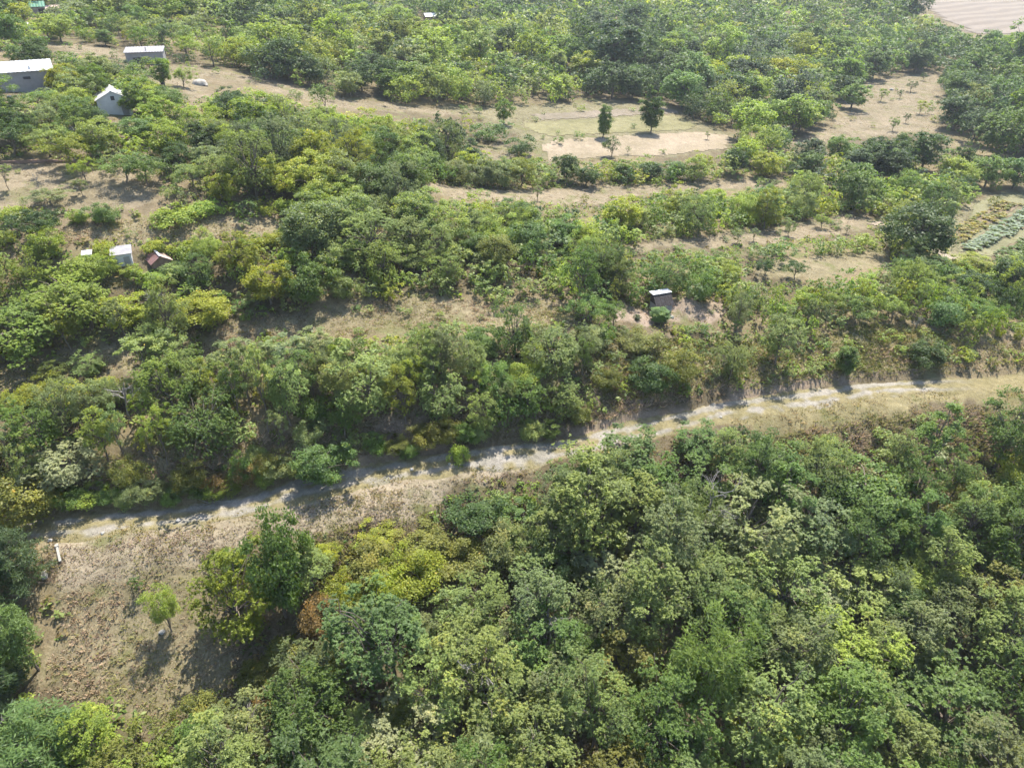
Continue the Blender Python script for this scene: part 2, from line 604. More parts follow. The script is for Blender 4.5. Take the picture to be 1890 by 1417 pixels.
_pu = project(np.stack([tr[:, 0], tr[:, 1], hz(tr[:, 0], tr[:, 1])], 1))[0]
_ch = (sstep(0.25, 0.8, _ch) * sstep(1830, 1690, _pu)[:, None])[..., None]
_cc = np.array((0.205, 0.190, 0.163)) * _ch + np.array(GCOL['verge']) * (1 - _ch)
me = new_mesh("track", np.stack([TX, TY, TZ], -1).reshape(-1, 3), F, 4, [M_CHALK], smooth_=True)
a = me.attributes.new("gcol", 'FLOAT_COLOR', 'POINT')
a.data.foreach_set("color", np.concatenate([_cc, np.ones(_cc.shape[:2] + (1,))], -1).astype(np.float32).ravel())
struct(link("track", me))

# fields on the valley side
M_MOWN = ground_material("mown_straw", (0.215, 0.178, 0.128), contrast=0.16, scale=0.6, bump=0.05)
M_STRIPG = ground_material("grass_strip", (0.15, 0.14, 0.075), contrast=0.22, scale=0.8, bump=0.1)
M_STRIPT = ground_material("tilled_strip", (0.165, 0.14, 0.108), contrast=0.2, scale=0.8, bump=0.1)
M_SOIL = ground_material("garden_soil", (0.150, 0.145, 0.085), contrast=0.18, scale=1.0, bump=0.05)
M_LANE = ground_material("lane_dust", (0.23, 0.19, 0.15), contrast=0.15, scale=1.0, bump=0.03)
drape("mown_field", [(1000, 268), (1040, 258), (1180, 250), (1290, 244), (1345, 252), (1338, 274), (1220, 288), (1150, 289), (1012, 298)], M_MOWN, 0.06, 0.8)
drape("grass_field", [(960, 228), (1060, 222), (1240, 214), (1285, 230), (1270, 240), (1130, 246), (1020, 252), (985, 244)], M_STRIPG, 0.06, 0.8)
drape("tilled_field", [(980, 212), (1100, 205), (1225, 200), (1252, 209), (1130, 216), (1000, 222)], M_STRIPT, 0.06, 0.8)


def plough_material():
    nt = NT("ploughed")
    tc = nt.n("ShaderNodeNewGeometry").outputs['Position']
    mp = nt.n("ShaderNodeMapping")
    mp.inputs['Rotation'].default_value = (0, 0, R_(-28))
    nt.l(tc, mp.inputs[0])
    wv = nt.n("ShaderNodeTexWave", bands_direction='Y')
    wv.inputs['Scale'].default_value = 0.035
    wv.inputs['Distortion'].default_value = 4.0
    wv.inputs['Detail'].default_value = 3
    nt.l(mp.outputs[0], wv.inputs[0])
    n1 = noise_node(nt, 0.35, 6, 0.65, tc)
    c = ramp(nt, wv.outputs[0], [(0.2, (0.125, 0.098, 0.070)), (0.8, (0.165, 0.132, 0.098))]).outputs[0]
    c2 = ramp(nt, n1.outputs[0], [(0.3, (0.85, 0.85, 0.85)), (0.7, (1.1, 1.1, 1.1))]).outputs[0]
    c = mixc(nt, 'MULTIPLY', 1.0, c, c2)
    b = nt.n("ShaderNodeBsdfPrincipled")
    b.inputs['Roughness'].default_value = 0.95
    nt.l(c, b.inputs['Base Color'])
    nt.l(b.outputs[0], nt.out.inputs[0])
    return nt.m


drape("ploughed_field", OPEN['far_field'][0], plough_material(), 0.12, 3.0)
drape("lane", [(1600, 413), (1634, 408), (1662, 425), (1735, 462), (1768, 480), (1740, 482), (1690, 450), (1640, 424)], M_LANE, 0.07, 0.4, 0.1)
drape("garden_ground", [(1765, 462), (1780, 420), (1800, 375), (1850, 355), (1905, 360), (1905, 470), (1800, 472)], M_SOIL, 0.05, 0.5)

# ------------------------------------------------------------------ plants: crowns of leaf-sized faces on branching trunks
def unit(v):
    return v / np.maximum(np.linalg.norm(v, axis=-1, keepdims=True), 1e-9)


def rand_dirs(n, g):
    return unit(g.normal(size=(n, 3)))


def leaf_quads(pos, nrm, L, Wd, g, axis_=None, fold=0.12):
    """diamond leaves: position, normal, length, width -> vertices (n*4,3)"""
    n = len(pos)
    r = rand_dirs(n, g) if axis_ is None else axis_
    a = unit(r - (r * nrm).sum(1)[:, None] * nrm)
    b = np.cross(nrm, a)
    L = np.broadcast_to(np.asarray(L, float), (n,))[:, None]
    Wd = np.broadcast_to(np.asarray(Wd, float), (n,))[:, None]
    v = np.stack([pos - a * L * 0.5, pos + b * Wd * 0.5 + nrm * fold * Wd, pos + a * L * 0.5, pos - b * Wd * 0.5 + nrm * fold * Wd], 1)
    return v.reshape(-1, 3)


def tube(pts, rads, sides=5):
    pts = np.asarray(pts, float)
    V, F = [], []
    up = np.array([0.31, 0.17, 0.93])
    for i in range(len(pts)):
        t = pts[min(i + 1, len(pts) - 1)] - pts[max(i - 1, 0)]
        t = unit(t)
        a = unit(np.cross(t, up if abs(t @ up) < 0.95 else np.array([1.0, 0, 0])))
        b = np.cross(t, a)
        for k in range(sides):
            th = 2 * math.pi * k / sides
            V.append(pts[i] + (a * math.cos(th) + b * math.sin(th)) * rads[i])
    for i in range(len(pts) - 1):
        for k in range(sides):
            k2 = (k + 1) % sides
            F.append((i * sides + k, i * sides + k2, (i + 1) * sides + k2, (i + 1) * sides + k))
    return V, F


class Tubes:
    def __init__(self):
        self.V, self.F = [], []

    def add(self, pts, rads, sides=5):
        v, f = tube(pts, rads, sides)
        o = len(self.V)
        self.V += v
        self.F += [tuple(i + o for i in q) for q in f]

    def mesh(self, name, mat):
        return new_mesh(name, np.array(self.V), np.array(self.F), 4, [mat], smooth_=True)


def limb(p0, p1, r0, r1, g, n=5, wob=0.12, rise=0.15):
    p0, p1 = np.asarray(p0, float), np.asarray(p1, float)
    t = np.linspace(0, 1, n)[:, None]
    d = np.linalg.norm(p1 - p0)
    pts = p0 * (1 - t) + p1 * t
    pts[1:-1] += g.normal(size=(n - 2, 3)) * wob * d * 0.35
    pts[:, 2] += np.sin(t[:, 0] * math.pi) * rise * d
    return pts, np.linspace(r0, r1, n)


def clump_centres(g, n, R, H, zb, lobes=5, under=-0.25, fill=0.55):
    """centres of leaf clumps in an uneven dome between zb and H"""
    out = []
    ld = rand_dirs(lobes, g)
    ld[:, 2] = np.abs(ld[:, 2]) * 0.8
    la = g.uniform(0.1, 0.48, lobes)
    cz_ = zb + (H - zb) * 0.46
    while len(out) < n:
        d = rand_dirs(1, g)[0]
        if d[2] < under and g.random() < 0.85:
            continue
        k = 0.80 + sum(a_ * max(0, d @ unit(l)) ** 3 for a_, l in zip(la, ld))
        rr = g.uniform(fill, 0.92) if g.random() < 0.8 else g.uniform(0.15, fill)
        p = np.array([d[0] * R, d[1] * R, d[2] * (H - zb) * 0.52]) * rr * k
        p[2] += cz_
        if p[2] > 0.15:
            out.append(p)
    return np.array(out)


def build_plant(kind, seed):
    """returns (crown mesh, trunk mesh, R, H)"""
    g = np.random.default_rng(seed)
    T = Tubes()
    nm = kind

    def lv_for(n, per):
        base = np.clip(g.normal(0.48, 0.16, n), 0, 0.93)
        base[g.random(n) < 0.012] = 1.0
        return np.repeat(base, per)

    def finish(verts, lvq):
        nq = len(verts) // 4
        me_ = new_mesh(nm + "_crown", verts, np.arange(nq * 4).reshape(-1, 4), 4, [M_LEAF], lv=np.repeat(lvq, 4))
        return me_

    if kind in ('ash', 'ash_far', 'ash_low', 'ash_low_far'):
        H, R, zb = (5.2, 2.6, 0.1) if 'low' in kind else (8.0 * g.uniform(0.9, 1.12), 2.7 * g.uniform(0.88, 1.12), g.uniform(0.7, 1.6))
        far = kind.endswith('far')
        C = clump_centres(g, 62 if not far else 44, R, H, zb, lobes=6, under=-0.85 if 'low' in kind else -0.4)
        cr = g.uniform(0.6, 1.15, len(C)) * (1.0 if not far else 1.1)
        ctr = np.array([0, 0, zb + (H - zb) * 0.4])
        pos, ax, nr, lv = [], [], [], []
        for c, r in zip(C, cr):
            o = unit(c - ctr)
            nt_ = 34 if not far else 16
            d = unit(rand_dirs(nt_, g) + o * 0.55 + np.array([0, 0, 0.75]))
            tp = c + d * (r * g.uniform(0.3, 1.1, nt_))[:, None] * np.array([1, 1, 0.85])
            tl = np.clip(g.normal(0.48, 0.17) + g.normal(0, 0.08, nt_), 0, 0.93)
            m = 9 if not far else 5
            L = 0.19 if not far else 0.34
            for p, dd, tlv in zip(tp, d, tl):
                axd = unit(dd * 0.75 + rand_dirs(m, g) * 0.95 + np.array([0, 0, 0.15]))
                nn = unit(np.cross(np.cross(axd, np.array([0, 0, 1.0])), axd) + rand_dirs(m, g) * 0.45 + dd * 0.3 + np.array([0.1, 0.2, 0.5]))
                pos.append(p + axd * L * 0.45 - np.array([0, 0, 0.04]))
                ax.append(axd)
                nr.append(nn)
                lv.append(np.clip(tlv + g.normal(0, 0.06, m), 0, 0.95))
        pos, ax, nr, lv = map(np.concatenate, (pos, ax, nr, lv))
        L = g.uniform(0.8, 1.2, len(pos)) * (0.19 if not far else 0.36)
        V = leaf_quads(pos, nr, L, L * (0.38 if not far else 0.5), g, ax)
        forks = [np.array([g.normal(0, 0.25), g.normal(0, 0.25), g.uniform(2.0, 4.2)]) for _ in range(4)]
        forks = [f * (H / 8.0) for f in forks]
        if not far:
            for c in C[1::9]:
                T.add(*limb(c * np.array([.4, .4, .7]), c + unit(c - ctr) * g.uniform(0.7, 1.15) + np.array([0, 0, 0.25]), 0.05, 0.012, g, 5, 0.12), sides=4)
        T.add(*limb((0, 0, -0.4), (g.normal(0, .3), g.normal(0, .3), H * 0.8), 0.17, 0.03, g, 7, 0.05, 0), sides=6)
        for c in C[:: (2 if not far else 4)]:
            f = forks[int(g.integers(4))]
            T.add(*limb(f * np.array([.5, .5, 1]), c, 0.055, 0.014, g, 4), sides=4)
        return finish(V, lv), T.mesh(nm + "_trunk", M_BARK), R, H
    if kind in ('round', 'round_far', 'fruit', 'fruit_far', 'column', 'young', 'shrub', 'shrub_far', 'bramble'):
        base = kind.replace('_far', '')
        far = kind.endswith('far')
        P = {'round': (6.5, 3.0, 0.7, 96, 130, .25, .15), 'fruit': (4.2, 2.0, 1.15, 40, 130, .16, .085), 'column': (7.0, 1.7, 0.2, 80, 170, .21, .13),
             'young': (6.8, 1.7, 1.9, 34, 95, .22, .08), 'shrub': (2.8, 1.7, 0.05, 48, 150, .135, .085), 'bramble': (1.25, 1.6, 0.0, 36, 90, .16, .13)}[base]
        H, R, zb, nc, nl, L0, W0 = P
        if far:
            nc, nl, L0, W0 = int(nc * 0.8), max(24, nl // 2), L0 * 1.3, W0 * 1.35
        C = clump_centres(g, nc, R, H, zb, lobes=6, under=-0.9 if base in ('round', 'shrub', 'bramble', 'column') else -0.25, fill=0.5)
        if base == 'young':
            C[:, :2] *= (0.45 + 0.55 * np.sin(np.clip((C[:, 2] - zb) / (H - zb), 0, 1) * 2.6 + 0.3))[:, None]
        ctr = np.array([0, 0, zb + (H - zb) * 0.35])
        pos, nr, lv = [], [], []
        for c in C:
            r = R * g.uniform(0.22, 0.40) * (1.15 if base in ('shrub', 'bramble') else (1.45 if base == 'column' else 0.95)) * (0.8 if base == 'young' else 1)
            o = unit(c - ctr)
            d = unit(rand_dirs(nl, g) + o * 0.6 + np.array([0, 0, 0.6]))
            rad = r * g.uniform(0.35, 1.1, nl) * (1 + (g.random(nl) < 0.08) * 0.45)
            p = c + d * rad[:, None] * np.array([1, 1, 0.82])
            pos.append(p)
            nr.append(unit(d * 0.45 + rand_dirs(nl, g) * 0.7 + np.array([0.08, 0.2, 0.55])))
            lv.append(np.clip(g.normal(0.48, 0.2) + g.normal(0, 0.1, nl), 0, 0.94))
        pos, nr, lv = map(np.concatenate, (pos, nr, lv))
        keep = pos[:, 2] > 0.03
        pos, nr, lv = pos[keep], nr[keep], lv[keep]
        lv[g.random(len(lv)) < 0.01] = 1.0
        L = g.uniform(0.7, 1.3, len(pos)) * L0
        V = leaf_quads(pos, nr, L, L * W0 / L0, g)
        if base in ('shrub', 'bramble'):
            for c in C[::5]:
                T.add(*limb((g.normal(0, .12), g.normal(0, .12), -0.2), c, 0.035, 0.008, g, 4, 0.2, 0.0), sides=4)
        else:
            tr_ = {'round': .22, 'fruit': .11, 'column': .16, 'young': .085}[base]
            top = np.array([g.normal(0, .2), g.normal(0, .2), H * 0.72])
            pts, rads = limb((0, 0, -0.4), top, tr_, 0.03, g, 7, 0.05, 0)
            T.add(pts, rads, 6)
            for c in C[::(3 if base != 'young' else 2)]:
                f = pts[int(g.integers(2, 6))]
                T.add(*limb(f, c, tr_ * 0.4, 0.012, g, 4), sides=4)
        return finish(V, lv), T.mesh(nm + "_trunk", M_BARK), R, H
    if kind == 'feather':
        H, R = 6.2, 2.1
        C = clump_centres(g, 70, R, H, 0.7, lobes=5, under=-0.3)
        pos, nr, ax, lv = [], [], [], []
        for c in C:
            n = 90
            o = unit(c - np.array([0, 0, 2.2]))
            d = unit(rand_dirs(n, g) + o * 0.6)
            p = c + d * (g.uniform(0.3, 1, n) * 0.62)[:, None]
            pos.append(p)
            ax.append(unit(o * 0.6 + rand_dirs(n, g) * 0.5 + np.array([0, 0, -0.5])))
            nr.append(unit(rand_dirs(n, g) + np.array([0, 0, 0.9]) + o * 0.5))
            lv.append(np.clip(g.normal(0.5, 0.13) + g.normal(0, 0.12, n), 0, 0.92))
        pos, nr, ax, lv = map(np.concatenate, (pos, nr, ax, lv))
        L = g.uniform(0.7, 1.3, len(pos)) * 0.30
        V = leaf_quads(pos, nr, L, L * 0.2, g, ax)
        pts, rads = limb((0, 0, -0.4), (g.normal(0, .2), g.normal(0, .2), H * 0.8), 0.12, 0.02, g, 7, 0.05, 0)
        T.add(pts, rads, 6)
        for c in C[::3]:
            T.add(*limb(pts[int(g.integers(1, 6))], c, 0.04, 0.008, g, 4), sides=4)
        return finish(V, lv), T.mesh(nm + "_trunk", M_BARK), R, H
    if kind == 'pine':
        H, R = 8.0, 2.3
        pos, nr, ax, lv = [], [], [], []
        pts, rads = limb((0, 0, -0.4), (g.normal(0, .15), g.normal(0, .15), H * 0.96), 0.17, 0.02, g, 8, 0.03, 0)
        T.add(pts, rads, 6)
        z = 1.2
        while z < H - 0.2:
            fr = (z - 1.2) / (H - 1.2)
            for k in range(6):
                th = g.uniform(0, 2 * math.pi)
                rl = R * (1 - fr) ** 0.7 * g.uniform(0.65, 1.1) + 0.2
                tip = np.array([math.cos(th) * rl, math.sin(th) * rl, z + rl * 0.25 + g.normal(0, .1)])
                T.add(*limb((0, 0, z), tip, 0.04, 0.01, g, 4, 0.08, 0.03), sides=4)
                for s in np.linspace(0.35, 1.0, max(2, int(rl * 2.6))):
                    c = np.array([0, 0, z]) * (1 - s) + tip * s + g.normal(0, 0.14, 3)
                    n = 44
                    d = unit(rand_dirs(n, g) + np.array([math.cos(th) * .35, math.sin(th) * .35, 0.65]))
                    pos.append(c + d * (g.uniform(0.15, 0.45, n))[:, None])
                    ax.append(d)
                    nr.append(unit(rand_dirs(n, g) + np.array([0, 0, 0.5])))
                    lv.append(np.clip(g.normal(0.48, 0.13) + g.normal(0, 0.1, n), 0, 0.9))
            z += g.uniform(0.45, 0.62)
        pos, nr, ax, lv = map(np.concatenate, (pos, nr, ax, lv))
        L = g.uniform(0.7, 1.2, len(pos)) * 0.30
        V = leaf_quads(pos, nr, L, L * 0.22, g, ax)
        return finish(V, lv), T.mesh(nm + "_trunk", M_BARK), R, H
    if kind == 'bare':
        H, R = 5.0, 2.2

        def grow(p, d, ln, r, lev):
            q = p + d * ln
            T.add(*limb(p, q, r, r * 0.6, g, 4, 0.16, 0.02), sides=5 if lev < 2 else 4)
            if lev < 4:
                for _ in range(3 if lev < 3 else 2):
                    nd = unit(d + rand_dirs(1, g)[0] * 0.75 + np.array([0, 0, 0.12]))
                    grow(q - d * ln * g.uniform(0, 0.3), nd, ln * g.uniform(0.6, 0.85), r * 0.6, lev + 1)
        grow(np.array([0, 0, -0.3]), np.array([0.05, 0, 1.0]), 1.5, 0.13, 0)
        return None, T.mesh(nm + "_trunk", M_DEAD), R, H


PROTO_N = {'ash': 8, 'ash_far': 4, 'ash_low': 5, 'ash_low_far': 3, 'round': 5, 'round_far': 5, 'fruit': 4, 'fruit_far': 3, 'column': 2, 'young': 4, 'shrub': 6, 'shrub_far': 4, 'bramble': 3,
           'feather': 3, 'pine': 3, 'bare': 3}
PROTO = {}
for ki, (k, n) in enumerate(PROTO_N.items()):
    PROTO[k] = [build_plant(k, 1000 + 37 * ki + i) for i in range(n)]

NAME_OF = {'ash': 'broadleaf_tree', 'round': 'bushy_tree', 'fruit': 'fruit_tree', 'column': 'upright_tree', 'young': 'slender_tree', 'shrub': 'shrub', 'bramble': 'bramble_bush',
           'feather': 'feathery_tree', 'pine': 'pine_tree', 'bare': 'bare_tree'}
WORD_OF = {'ash': 'broadleaf tree', 'round': 'bushy tree', 'fruit': 'fruit tree', 'column': 'upright tree', 'young': 'slender tree', 'shrub': 'shrub', 'bramble': 'bramble bush',
           'feather': 'feathery tree', 'pine': 'pine tree', 'bare': 'bare grey tree'}
CAT_OF = {'shrub': 'shrub', 'bramble': 'bush'}

PAL = {'P': (0.232, 0.284, 0.086), 'G': (0.128, 0.196, 0.044), 'Y': (0.258, 0.288, 0.038), 'L': (0.236, 0.302, 0.054), 'D': (0.066, 0.108, 0.028),
       'B': (0.122, 0.190, 0.054), 'O': (0.188, 0.196, 0.046), 'S': (0.192, 0.230, 0.090), 'R': (0.215, 0.150, 0.055), 'N': (0.074, 0.112, 0.046), 'W': (0.27, 0.29, 0.145)}
CWORD = {'P': 'pale green', 'G': 'mid green', 'Y': 'yellow-green', 'L': 'light green', 'D': 'dark green', 'B': 'cool green', 'O': 'olive', 'S': 'grey-green',
         'R': 'rusty orange', 'N': 'blue-green', 'W': 'silvery'}

plants = []          # every plant: dict(kind, x, y, z, R, H, col, code, hand, label)


def jitter_col(code):
    c = np.array(PAL[code])
    f = float(np.clip(rng.normal(1.0, 0.10), 0.82, 1.16))
    h = rng.normal(0, 0.04)
    return np.clip(c * f * np.array([1 + h, 1.0, 1 - h * 0.5]), 0.01, 0.6)


def add_plant(kind, x, y, R, H, code, label=None, hand=False, lean=0.0):
    z = float(hz(x, y))
    u, v, dep = project((x, y, z))
    plants.append(dict(kind=kind, x=x, y=y, z=z, R=R, H=H, code=code, col=jitter_col(code), hand=hand, label=label, u=float(u), v=float(v), dep=float(dep)))


def hand(u, v, w, h, kind, code, label=None):
    """a plant whose foot, width and height were measured in the photograph"""
    p = ground_at(u, v)
    _, _, dep = project(p)
    ang = math.atan2(-p[2], math.hypot(p[0], p[1]))
    R = w * dep / F_PX / 2
    H = max((h - 0.55 * w * math.sin(ang)) * dep / F_PX / math.cos(ang), h * dep / F_PX * 0.55)
    if v > 1417 + 60:
        return
    td = float(track_dist(p[:1], p[1:2])[0])
    if 1.0 < td < 11 and 560 < v < 960:
        s_k = max(0.55, min(1.0, (td + 0.1) / (R + 0.42 * H)))
        R, H = R * s_k, H * s_k
    add_plant(kind, p[0], p[1], R, H, code, label, True)


